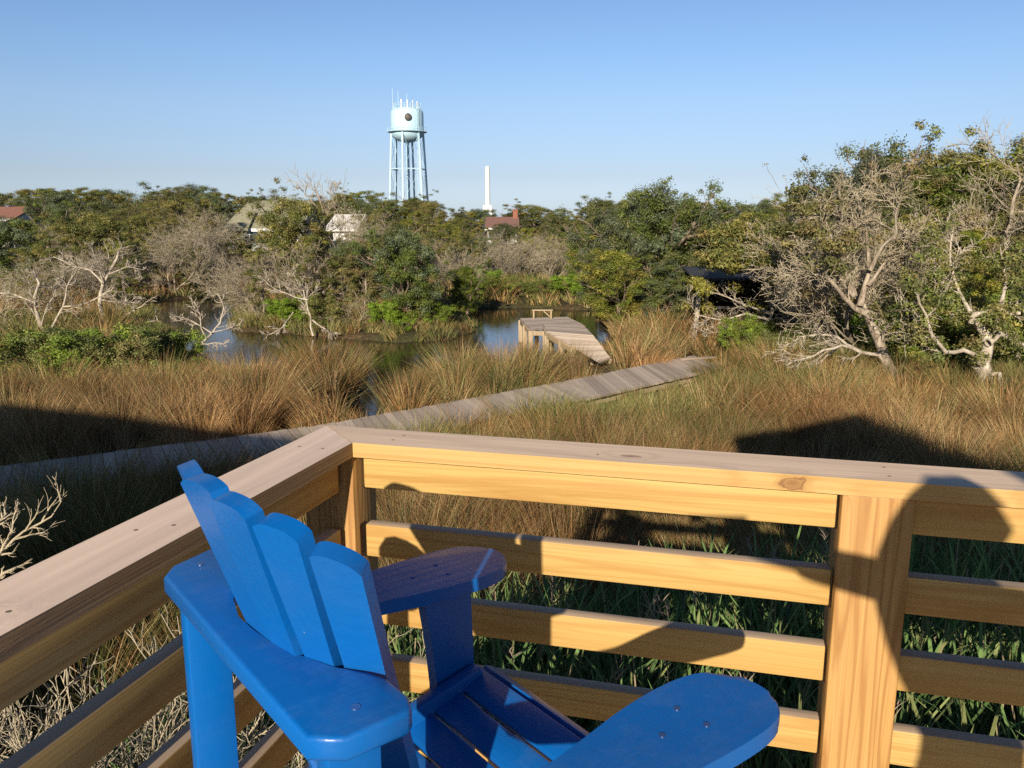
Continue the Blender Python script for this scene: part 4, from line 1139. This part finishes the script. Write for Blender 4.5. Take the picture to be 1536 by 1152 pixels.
# lower ell of the roof at its left, white gabled wing at its right
bm = bmesh.new(); pA, pB = on_y(333, 343, 83.4), on_y(372, 343, 83.4); zA = on_y(345, 316, 83.4).z
l0 = hA.location
vs_ = [Vector((pA.x, 83.4, pA.z)) - l0, Vector((pB.x, 83.4, pB.z)) - l0, Vector((pB.x, 86.2, zA)) - l0, Vector((pA.x + .8, 86.2, zA)) - l0]
tp = [bm.verts.new(v) for v in vs_]; bt = [bm.verts.new(v - Vector((0, 0, .2))) for v in vs_]
bm.faces.new(tp); bm.faces.new(bt[::-1])
for i in range(4): j = (i + 1) % 4; bm.faces.new((tp[i], bt[i], bt[j], tp[j]))
bm_obj('porch_roof', bm, M['roof_olive'], hA, None)
def white_house():
    Y = 80; p0, p1 = on_y(484, 345, Y), on_y(536, 345, Y); zt_ = on_y(510, 321, Y).z; zm = on_y(510, 344, Y).z
    h = empty('house', ((p0.x + p1.x) / 2, Y, .4)); w_ = (p1.x - p0.x) / 2; b = h.location
    bm = bmesh.new(); add_box(bm, (.3, 4, (zm - .4) / 2), (w_ * 2 - .9, 6, zm - .4)); bm_obj('wall', bm, M['wallwhite'], h, None)
    bm = bmesh.new()
    vs_ = [Vector((-w_, .5, zm - .4)), Vector((w_, .5, zm - .4)), Vector((w_ + .25, 3.6, zt_ - .4)), Vector((-w_ + .5, 3.6, zt_ - .4))]
    tp = [bm.verts.new(v) for v in vs_]; bt = [bm.verts.new(v - Vector((0, 0, .2))) for v in vs_]
    bm.faces.new(tp); bm.faces.new(bt[::-1])
    for i in range(4): j = (i + 1) % 4; bm.faces.new((tp[i], bt[i], bt[j], tp[j]))
    bm_obj('roof', bm, simple('pale_metal_roof', (.62, .60, .56), .5, .1), h, None)
    for k in (-.5, .5):
        bm = bmesh.new(); add_box(bm, (k * w_, .96, zm - 1.9), (.8, .06, 1.0)); f_ = bm_obj('window', bm, M['white'], h, None)
        bm = bmesh.new(); add_box(bm, (k * w_, .925, zm - 1.9), (.65, .02, .85)); bm_obj('pane', bm, M['glass'], f_, None)
    tag(h, 'white house with a pale roof right behind the bare tree', 'house', 'houses in the trees')
white_house()
house('house', 727, 779, 325, 342, 110, 9, M['roof_brown'], 'house with a brown roof and brick chimney below the white tower', hip=.03, chim=773, wins=3)
house('house', -70, 20, 309, 328, 95, 9, M['roof_red'], 'house with a red brown roof at the left edge', hip=.02, wins=4)

# ---------------------------------------------------------------- deck and railing
DL = Vector((math.sin(R(16.2)), math.cos(R(16.2)), 0)); DR = Vector((math.sin(R(104.6)), math.cos(R(104.6)), 0))
NL = Vector((-DL.y, DL.x, 0)); NR = Vector((-DR.y, DR.x, 0))
I0 = Vector((-.406, 2.039, 0))
def corner(oL, oR=None):
    oR = oL if oR is None else oR
    p, q = I0 + NL * oL, I0 + NR * oR
    A_ = np.array([[DL.x, -DR.x], [DL.y, -DR.y]]); s_ = np.linalg.solve(A_, [(q - p).x, (q - p).y])
    return p + DL * float(s_[0])
CAPT = CAMZ - .555; TH = .038; CW = .15
rail = empty('deck_railing', (I0.x, I0.y, DECK)); rb = Vector(rail.location)
LEN_R, LEN_L = 3.6, 3.4
aR, aL = math.atan2(DR.y, DR.x), math.atan2(DL.y, DL.x)
def place(o, origin, ang): o.location = origin - rb; o.rotation_euler = (0, 0, ang)
def loc2(p, origin, ang):
    d = p - origin; c_, s_ = math.cos(-ang), math.sin(-ang); return (d.x * c_ - d.y * s_, d.x * s_ + d.y * c_)
gap = .0012
# right cap: origin in its middle
org = I0 + DR * 1.8 + NR * CW / 2 + Vector((0, 0, CAPT - TH / 2))
pts = [loc2(p, org, aR) for p in (corner(0) + DR * gap, corner(CW) + DR * gap, I0 + NR * CW + DR * LEN_R, I0 + DR * LEN_R)]
bm = bmesh.new(); add_prism(bm, pts, -TH / 2, TH / 2); bevel(bm, .006, 3); o = bm_obj('cap_board', bm, M['pine_cap'], rail); place(o, org, aR)
org = I0 - DL * 1.4 + NL * CW / 2 + Vector((0, 0, CAPT - TH / 2))
pts = [loc2(p, org, aL) for p in (corner(0) - DL * gap, corner(CW) - DL * gap, I0 + NL * CW - DL * LEN_L, I0 - DL * LEN_L)]
bm = bmesh.new(); add_prism(bm, pts, -TH / 2, TH / 2); bevel(bm, .009, 3); o = bm_obj('cap_board', bm, M['pine_cap_left'], rail); place(o, org, aL)
ztops = [CAPT - TH - .001] + [CAPT - .228 - .19 * k for k in range(4)]
REC = .031; BT = .038; BH = .089
P_IN = .006
PW = .142
# posts
s1 = (Vector((.724, 1.731, 0)) - I0).dot(DR) ; s2 = s1 + .15
def post(o0, ang, w_, d_):
    z0, z1 = -.3, CAPT - TH - .0015
    oo = beam('post', Vector((o0.x, o0.y, z0 + DECK * 0)) - Vector((rb.x, rb.y, 0)) - Vector((0, 0, DECK - 0)) + Vector((0, 0, 0)), Vector((o0.x, o0.y, z1)) - rb, w_, d_, M['pine_post'], rail, .006)
    z0 = -.0
    L = z1 - (.05)
    oo.data.transform(Matrix.Scale(1, 4))
    oo.rotation_euler = (Matrix.Rotation(ang, 3, 'Z') @ Matrix(((0, 0, -1), (0, 1, 0), (1, 0, 0)))).to_euler()
    return oo
def vpost(c, ang, w_, d_, zb=.1):
    zt_ = CAPT - TH - .0015; L = zt_ - zb
    bm = bmesh.new(); add_box(bm, (0, 0, 0), (L, d_, w_)); bevel(bm, .006)
    oo = bm_obj('post', bm, M['pine_post'], rail)
    oo.rotation_euler = (Matrix.Rotation(ang, 3, 'Z') @ Matrix(((0, 0, -1), (0, 1, 0), (1, 0, 0)))).to_euler()
    oo.location = Vector((c.x, c.y, (zt_ + zb) / 2)) - rb
    return oo
cc = corner(P_IN + PW / 2); vpost(cc, aR, PW, PW)
pc = I0 + DR * (s1 + .075) + NR * (P_IN + PW / 2); vpost(pc, aR, .15, PW)
pc2 = I0 + DR * (s2 + 2.0) + NR * (P_IN + PW / 2); vpost(pc2, aR, .15, PW)
pl = I0 - DL * 2.35 + NL * (P_IN + PW / 2); vpost(pl, aL, .15, PW)
cpo = (corner(P_IN, P_IN) - I0).dot(DR)
for k, zt_ in enumerate(ztops):
    zc = zt_ - BH / 2
    def rb_(a, b):
        a = a - rb; b = b - rb; a.z = b.z = zc - rb.z
        beam('rail_board', a, b, BT, BH, M['pine'], rail, .004)
    off = NR * (REC + BT / 2)
    rb_(I0 + DR * (P_IN + .008) + off, I0 + DR * (s1 - .006) + off)
    rb_(I0 + DR * (s1 + .152) + off, I0 + DR * (s2 + 1.92) + off)
    off = NL * (REC + BT / 2)
    rb_(I0 - DL * .02 + off, I0 - DL * 2.27 + off)
    rb_(I0 - DL * 2.43 + off, I0 - DL * 3.3 + off)
# plugs / nail heads in the cap
bm = bmesh.new()
for s_, q_ in ((.09, .05), (.1, .1), (1.27, .04), (1.27, .11), (.62, .05)):
    p = I0 + DR * s_ + NR * q_ - rb; add_tube(bm, (p.x, p.y, CAPT - rb.z - .003), (p.x, p.y, CAPT - rb.z + .0008), .0045, n=10)
for s_, q_ in ((.07, .045), (.07, .11), (.62, .05), (.66, .10), (.98, .05)):
    p = I0 - DL * s_ + NL * q_ - rb; add_tube(bm, (p.x, p.y, CAPT - rb.z - .003), (p.x, p.y, CAPT - rb.z + .0008), .0045, n=10)
bm.free()
for sd, uu in ((DR, ((.09, .05), (.1, .1), (1.27, .04), (1.27, .11), (.62, .05))), (-DL, ((.07, .045), (.07, .11), (.62, .05), (.66, .10), (.98, .05)))):
    for s_, q_ in uu:
        p = I0 + sd * s_ + (NR if sd is DR else NL) * q_ - rb; bm = bmesh.new(); add_tube(bm, (p.x, p.y, CAPT - rb.z - .003), (p.x, p.y, CAPT - rb.z + .0006), .004, n=10); bm_obj('screw', bm, M['nail'], rail)
tag(rail, 'golden pine deck railing with flat cap and horizontal boards meeting at a corner', 'railing')
# deck floor
dkf = empty('deck', (I0.x, I0.y, DECK)); 
fl = bmesh.new(); s_ = -.14
while s_ < 5.0:
    a = I0 - DL * s_ + NL * .14; b = I0 - DL * s_ + DR * 4.2
    a = a - rb; b = b - rb
    add_beam(fl, Vector((a.x, a.y, -.02)), Vector((b.x, b.y, -.02)), .138, .036); s_ += .145
bm_obj('floor_boards', fl, M['pine'], dkf, None)
bm = bmesh.new()
a = I0 + NR * .12 - rb; b = I0 + NR * .12 + DR * 4.2 - rb
add_beam(bm, Vector((a.x, a.y, -.16)), Vector((b.x, b.y, -.16)), .04, .235)
a = I0 + NL * .12 - rb; b = I0 + NL * .12 - DL * 5 - rb
add_beam(bm, Vector((a.x, a.y, -.16)), Vector((b.x, b.y, -.16)), .04, .235)
bm_obj('rim_joist', bm, M['pine'], dkf, None)
tag(dkf, 'raised wooden deck floor beneath the blue chair', 'deck')

# ---------------------------------------------------------------- blue chair
TH_C = R(52)
Fv = Vector((math.sin(TH_C), math.cos(TH_C), 0)); Rv = Vector((math.cos(TH_C), -math.sin(TH_C), 0))
f0, r0_ = .62, -1.016
cl = Fv * f0 + Rv * r0_
ch = empty('adirondack_chair', (cl.x, cl.y, DECK), math.atan2(Fv.y, Fv.x))
def W2L(p):
    d = Vector(p) - Vector((cl.x, cl.y, DECK)); return Vector((d.dot(Fv), -d.dot(Rv), d.z))
def smoothpoly(pts, n=2):
    for _ in range(n):
        q = []
        for i in range(len(pts)):
            a, b = pts[i], pts[(i + 1) % len(pts)]
            q.append((a[0] * .75 + b[0] * .25, a[1] * .75 + b[1] * .25)); q.append((a[0] * .25 + b[0] * .75, a[1] * .25 + b[1] * .75))
        pts = q
    return pts
def plate(name, pts, z0, z1, bev=.006, parent=ch, seg=3):
    bm = bmesh.new(); add_prism(bm, pts, z0, z1)
    top = [e for e in bm.edges if abs(e.verts[0].co.z - e.verts[1].co.z) < 1e-6]
    bmesh.ops.bevel(bm, geom=top, offset=bev, segments=seg, affect='EDGES', profile=.5, clamp_overlap=True)
    return bm_obj(name, bm, M['blue'], parent, 50)
ARM_T = .92; AT = .027
def armpts(sg):
    p = [(.412, .225), (.50, .262), (.62, .283), (.70, .270), (.80, .250), (.90, .243), (.965, .252), (1.005, .282), (1.016, .335), (1.0, .385), (.95, .411), (.85, .413), (.70, .404), (.55, .375), (.46, .340), (.412, .32)]
    p = [(a - f0, b * sg) for a, b in p]
    if sg < 0: p = p[::-1]
    return smoothpoly(p[::-1], 2)[::-1]
for sg in (1, -1):
    am = plate('arm', armpts(sg), ARM_T - AT, ARM_T, .007)
    for (x, y) in ((.800, .330), (.865, .300), (.868, .352)):
        bm = bmesh.new(); add_tube(bm, (x - f0, y * sg, ARM_T - .003), (x - f0, y * sg, ARM_T + .0012), .0052, n=12); bm_obj('screw', bm, M['screw'] if sg < 0 else M['blue'], am)
    # front leg, its head flares out under the arm
    bm = bmesh.new()
    pr = [(.785, ARM_T - AT - .001), (.80, .80), (.81, .70), (.81, 0.0), (.90, 0.0), (.90, .72), (.893, ARM_T - AT - .001)]
    yo = .262 * sg; yi = (.262 + .03) * sg
    a_ = [bm.verts.new((p[0] - f0, yo, p[1])) for p in pr]; b_ = [bm.verts.new((p[0] - f0, yi, p[1])) for p in pr]
    bm.faces.new(a_); bm.faces.new(b_[::-1])
    for i in range(len(pr)): j = (i + 1) % len(pr); bm.faces.new((a_[i], a_[j], b_[j], b_[i]))
    bevel(bm, .004); bm_obj('front_leg', bm, M['blue'], ch)
    bm = bmesh.new(); add_box(bm, (.368 - f0, .249 * sg, .5285), (.066, .030, 1.057)); bevel(bm, .003); lg = bm_obj('rear_leg', bm, M['blue'], ch)
    bm = bmesh.new(); add_tube(bm, (.375 - f0, .231 * sg, .985), (.375 - f0, .2295 * sg, .985), .005, n=12); bm_obj('screw', bm, M['screw'], lg)
    beam('seat_rail', (.40 - f0, .242 * sg, .585), (.905 - f0, .242 * sg, .69), .028, .09, M['blue'], ch, .004)
    beam('stretcher', (.41 - f0, .245 * sg, .25), (.81 - f0, .245 * sg, .25), .024, .07, M['blue'], ch, .004)
beam('stretcher', (.855 - f0, -.26, .30), (.855 - f0, .26, .30), .03, .09, M['blue'], ch, .004)
beam('stretcher', (.385 - f0, -.23, .45), (.385 - f0, .23, .45), .024, .09, M['blue'], ch, .004)
# seat slats across, dropping to the back, the front one rounded over
def seat_z(f): return .722 - (.91 - f) * .32
ff = .40 + .06; k = 0
for k in range(7):
    fc = .882 - k * .0665
    beam('seat_slat', (fc - f0, -.262, seat_z(fc) - .01), (fc - f0, .262, seat_z(fc) - .01), .062, .021, M['blue'], ch, .005, roll=R(-17.7))
beam('seat_slat', (.932 - f0, -.262, .712 - .012), (.932 - f0, .262, .712 - .012), .032, .024, M['blue'], ch, .006, roll=R(28))
# rear brace at shoulder height with a curved cut-out
BRZ = 1.085; BRT = .030
arc = [(-.262, .446), (-.215, .446), (-.19, .432), (-.15, .405), (-.105, .381), (-.05, .364), (0, .358), (.05, .362), (.105, .375), (.15, .393), (.19, .415), (.215, .432), (.262, .440)]
br = [(.312, .262), (.330, .288), (.40, .305), (.432, .298)] + [(f_, -y_) for y_, f_ in arc] + [(.436, -.285), (.418, -.296), (.345, -.290), (.317, -.268)]
# (f, y) outline, y to the chair's left
br = [(.312, .250), (.334, .283), (.405, .318), (.436, .305)] + [(f_ - .007, y_) for y_, f_ in arc[::-1]] + [(.430, -.283), (.420, -.290), (.345, -.290), (.312, -.262)]
bm = bmesh.new(); add_prism(bm, [(a - f0, b) for a, b in br][::-1], BRZ - BRT, BRZ)
geo = [e for e in bm.edges if abs(e.verts[0].co.z - e.verts[1].co.z) < 1e-6 and e.calc_length() > .001]
bmesh.ops.bevel(bm, geom=geo, offset=.006, segments=3, affect='EDGES', profile=.5, clamp_overlap=True)
bo = bm_obj('back_brace', bm, M['blue'], ch, 50)
for (f_, y_) in ((.372, .262), (.380, -.245)):
    bm = bmesh.new(); add_tube(bm, (f_ - f0, y_, BRZ - .003), (f_ - f0, y_, BRZ + .0008), .006, n=12); bm_obj('screw', bm, M['screw'], bo)
# back slats: the photo's corners at brace height and at the top, laid out in the chair's own space
SL = [  # base left, base right (at the brace), top left, top right, drop of the top below the camera
    ((349, 888), (370, 928), (263, 700), (279.5, 716), .374, .352),
    ((372, 934.5), (401.4, 958.8), (277.8, 718), (303, 739), .358, .346),
    ((406.8, 963), (443.3, 984.3), (315, 748.3), (361.3, 777), .342, .345),
    ((457, 984.6), (501, 998.9), (384.7, 780), (437, 816.7), .346, .358),
    ((516, 1000), (577, 1006.5), (465.4, 827.3), (539, 866.8), .365, .390)]
for k, (bl, br_, tl, tr, dl_, dr_) in enumerate(SL):
    zb_ = CAMZ - .535
    b0, b1_ = W2L(on_z(*bl, zb_)), W2L(on_z(*br_, zb_)); t0, t1 = W2L(on_z(*tl, CAMZ - dl_)), W2L(on_z(*tr, CAMZ - dr_))
    slat = (b0, b1_, t0, t1)
    SL[k] = slat
for k, (b0, b1_, t0, t1) in enumerate(SL):
    print('slat', k, [tuple(round(c, 3) for c in v) for v in (b0, b1_, t0, t1)], round((b1_ - b0).length, 3), round((t1 - t0).length, 3))
SLT = .025
for k in range(5):
    # regular fan: position q across, in chair space
    b0, b1_, t0, t1 = SL[k]
    nn = (t1 - b0).cross(t0 - b1_).normalized()
    if nn.x < 0: nn = -nn
    bc, tc_ = (b0 + b1_) / 2, (t0 + t1) / 2
    up = (tc_ - bc).normalized(); side = (b1_ - b0); side = (side - up * side.dot(up)).normalized()
    nrm = side.cross(up).normalized()
    if nrm.x < 0: nrm = -nrm
    wb = (b1_ - b0).length; wt = (t1 - t0).dot(side)
    L = (tc_ - bc).length; low = (BRZ - .62) / max(up.z, .5)
    wl = wb - (wt - wb) * .5
    prof = [(-wl / 2, -low), (wl / 2, -low), (wb / 2, 0)]
    ce = (t0 - tc_).dot(up), (t1 - tc_).dot(up)
    ys = []
    nseg = 12
    for i in range(nseg + 1):
        u = 1 - 2 * i / nseg
        e = abs(u)
        bul = .0105 * (1 - e ** 3.0)
        ys.append((wt / 2 * u, L + bul - .004 + ( (ce[1] - ce[0]) / 2 * u )))
    prof = prof + ys + [(-wb / 2, 0)]
    bm = bmesh.new()
    a_ = [bm.verts.new(bc + side * p[0] + up * p[1]) for p in prof]; b_ = [bm.verts.new(bc + side * p[0] + up * p[1] + nrm * SLT) for p in prof]
    bm.faces.new(a_); bm.faces.new(b_[::-1])
    for i in range(len(prof)): j = (i + 1) % len(prof); bm.faces.new((a_[i], a_[j], b_[j], b_[i]))
    eds = [e for e in bm.edges if len(e.link_faces) == 2 and e.calc_face_angle(0) > R(40)]
    bmesh.ops.bevel(bm, geom=eds, offset=.005, segments=3, affect='EDGES', profile=.5, clamp_overlap=True)
    bm_obj('back_slat', bm, M['blue'], ch, 50)
tag(ch, 'blue painted tall adirondack chair with fan back facing the marsh', 'chair')

# ---------------------------------------------------------------- behind the viewpoint: what casts the shadows
# house at the left rear and an open porch roof
hs = empty('beach_house', (-14, -10, 0))
bm = bmesh.new()
prf = [(-8, 0), (7.15, 0), (7.15, 6.9), (1.2, 7.7), (-8, 6.6)]
a_ = [bm.verts.new((p[0], 4, p[1])) for p in prf]; b_ = [bm.verts.new((p[0], -4, p[1])) for p in prf]
bm.faces.new(a_); bm.faces.new(b_[::-1])
for i in range(len(prf)): j = (i + 1) % len(prf); bm.faces.new((a_[i], a_[j], b_[j], b_[i]))
bm_obj('wall', bm, M['wallwhite'], hs, None)
bm = bmesh.new(); add_beam(bm, (1.1, 0, 7.76), (7.45, 0, 6.9), 8.6, .12); add_beam(bm, (1.1, 0, 7.76), (-8.4, 0, 6.6), 8.6, .12); bm_obj('roof', bm, M['roof_brown'], hs, None)
tag(hs, 'large pale house behind the viewpoint, seen only as the shadow on the left marsh', 'house')
pr = empty('porch', (1.9, -2.2, DECK))
bm = bmesh.new()
prf = [(-1.58, 2.35), (-1.58, 3.17), (.5, 3.70), (1.75, 2.60), (1.75, 2.35)]
a_ = [bm.verts.new((p[0], 1.2, p[1])) for p in prf]; b_ = [bm.verts.new((p[0], -1.5, p[1])) for p in prf]
bm.faces.new(a_); bm.faces.new(b_[::-1])
for i in range(len(prf)): j = (i + 1) % len(prf); bm.faces.new((a_[i], a_[j], b_[j], b_[i]))
bm_obj('roof', bm, M['roof_brown'], pr, None)
for x, y in ((1.65, 1.1), (1.65, -1.4)): beam('post', (x, y, 0), (x, y, 2.34), .1, .1, M['white'], pr)
tag(pr, 'roofed porch behind the viewpoint, seen only as the peaked shadow on the marsh', 'porch')
# photographer
def skin_body(name, verts, edges, mat, parent, sub=2, smooth=True):
    me = bpy.data.meshes.new(name); me.from_pydata([v[:3] for v in verts], edges, [])
    o = bpy.data.objects.new(name, me); C.objects.link(o); o.parent = parent; me.materials.append(mat)
    mo = o.modifiers.new('skin', 'SKIN'); mo.use_smooth_shade = True
    for i, v in enumerate(verts):
        sv = me.skin_vertices[0].data[i]; sv.radius = (v[3], v[4] if len(v) > 4 else v[3]); sv.use_root = (i == 0)
    s2 = o.modifiers.new('sub', 'SUBSURF'); s2.levels = sub; s2.render_levels = sub
    return o
def back_from(px, py, planeoff, dist):
    """point `dist` metres up the sun's ray from where the shadow lies on the railing"""
    d = ray(px, py); k = (I0.dot(NR) + planeoff) / (d.x * NR.x + d.y * NR.y)
    p = Vector((d.x * k, d.y * k, CAMZ + d.z * k)); return p - ldir * dist
P_IN_ = .006
hd = back_from(1405, 812, REC, 2.2)
person = empty('person', (hd.x + .12, hd.y - .08, DECK)); pb = Vector(person.location)
def L_(p): return Vector(p) - pb
h_ = L_(hd); neck = h_ + Vector((.06, -.03, -.17)); 
sh_c = L_(back_from(1482, 905, P_IN_, 2.2)); hip = Vector((sh_c.x + .02, sh_c.y, .98))
handR = L_(Vector((.115, -.03, CAMZ - .055))); elb = L_(back_from(1345, 872, P_IN_, 2.0))
shL = sh_c + Vector((-.17, 0, -.04)); shR = sh_c + Vector((.19, 0, -.04)); elb2 = L_(back_from(1420, 900, P_IN_, 1.95))
V_ = [(*hip, .15, .12), (*(hip.lerp(sh_c, .5)), .145, .11), (*(sh_c - Vector((0, 0, .07))), .15, .11), (*neck, .055), (*(h_ + Vector((0, 0, -.06))), .075, .085), (*(h_ + Vector((0, 0, .03))), .095, .10), (*(h_ + Vector((0, 0, .09))), .05, .06),
      (*shL, .065), (*elb, .048), (*(elb.lerp(handR, .85)), .032), (*handR, .035, .02), (*shR, .065), (*elb2, .05), (*(elb2.lerp(handR, .8) + Vector((.03, 0, -.02))), .034),
      (*(hip + Vector((-.09, 0, -.06))), .095), (*(hip + Vector((-.10, .04, -.50))), .065), (*(hip + Vector((-.11, 0, -.92))), .045), (*(hip + Vector((-.12, .16, -.95))), .04),
      (*(hip + Vector((.09, 0, -.06))), .095), (*(hip + Vector((.10, .04, -.50))), .065), (*(hip + Vector((.11, 0, -.92))), .045), (*(hip + Vector((.12, .16, -.95))), .04)]
E_ = [(0, 1), (1, 2), (2, 3), (3, 4), (4, 5), (5, 6), (2, 7), (7, 8), (8, 9), (9, 10), (2, 11), (11, 12), (12, 13), (0, 14), (14, 15), (15, 16), (16, 17), (0, 18), (18, 19), (19, 20), (20, 21)]
skin_body('body', V_, E_, simple('navy_clothes', (.05, .06, .10), .8), person)
for k in range(5):
    a = handR + Vector((.0 + .012 * k, .012, .012 - .008 * k)) if k < 4 else handR + Vector((-.02, -.005, -.02))
    fb = [(*(a), .009), (*(a + Vector((-.022, .018, .018))), .008), (*(a + Vector((-.040, .012, .026))), .007)]
    skin_body('finger', fb, [(0, 1), (1, 2)], simple('skin%d' % k, (.55, .33, .23), .5), person, 1)
bm = bmesh.new(); lathe(bm, [(0, .155), (.05, .15), (.095, .105), (.118, .04), (.122, -.03), (.118, -.10), (.10, -.16), (.05, -.19), (0, -.19)], 28)
for v in bm.verts:
    q_ = v.co.copy(); k_ = 1 + .10 * math.sin(q_.z * 41 + 3 * math.atan2(q_.y, q_.x)) + .07 * math.sin(5 * math.atan2(q_.y, q_.x) + q_.z * 23)
    v.co.x *= k_; v.co.y *= k_; v.co.x -= .012
hr = bm_obj('hair', bm, simple('brown_hair', (.10, .06, .03), .6), person, 60); hr.location = h_ + Vector((.02, -.035, 0))
tag(person, 'person in navy clothes holding up a phone, seen only as a shadow on the railing', 'person')
ph = bmesh.new(); add_box(ph, (.056, -.030, CAMZ - .022), (.14, .008, .068)); bevel(ph, .002)
ph = bm_obj('phone', ph, simple('black_phone', (.02, .02, .02), .3))
tag(ph, 'black phone held up sideways by the person, seen only as a shadow', 'phone')
for o_ in bpy.data.objects:
    if '_h' in o_.keys(): del o_['_h']
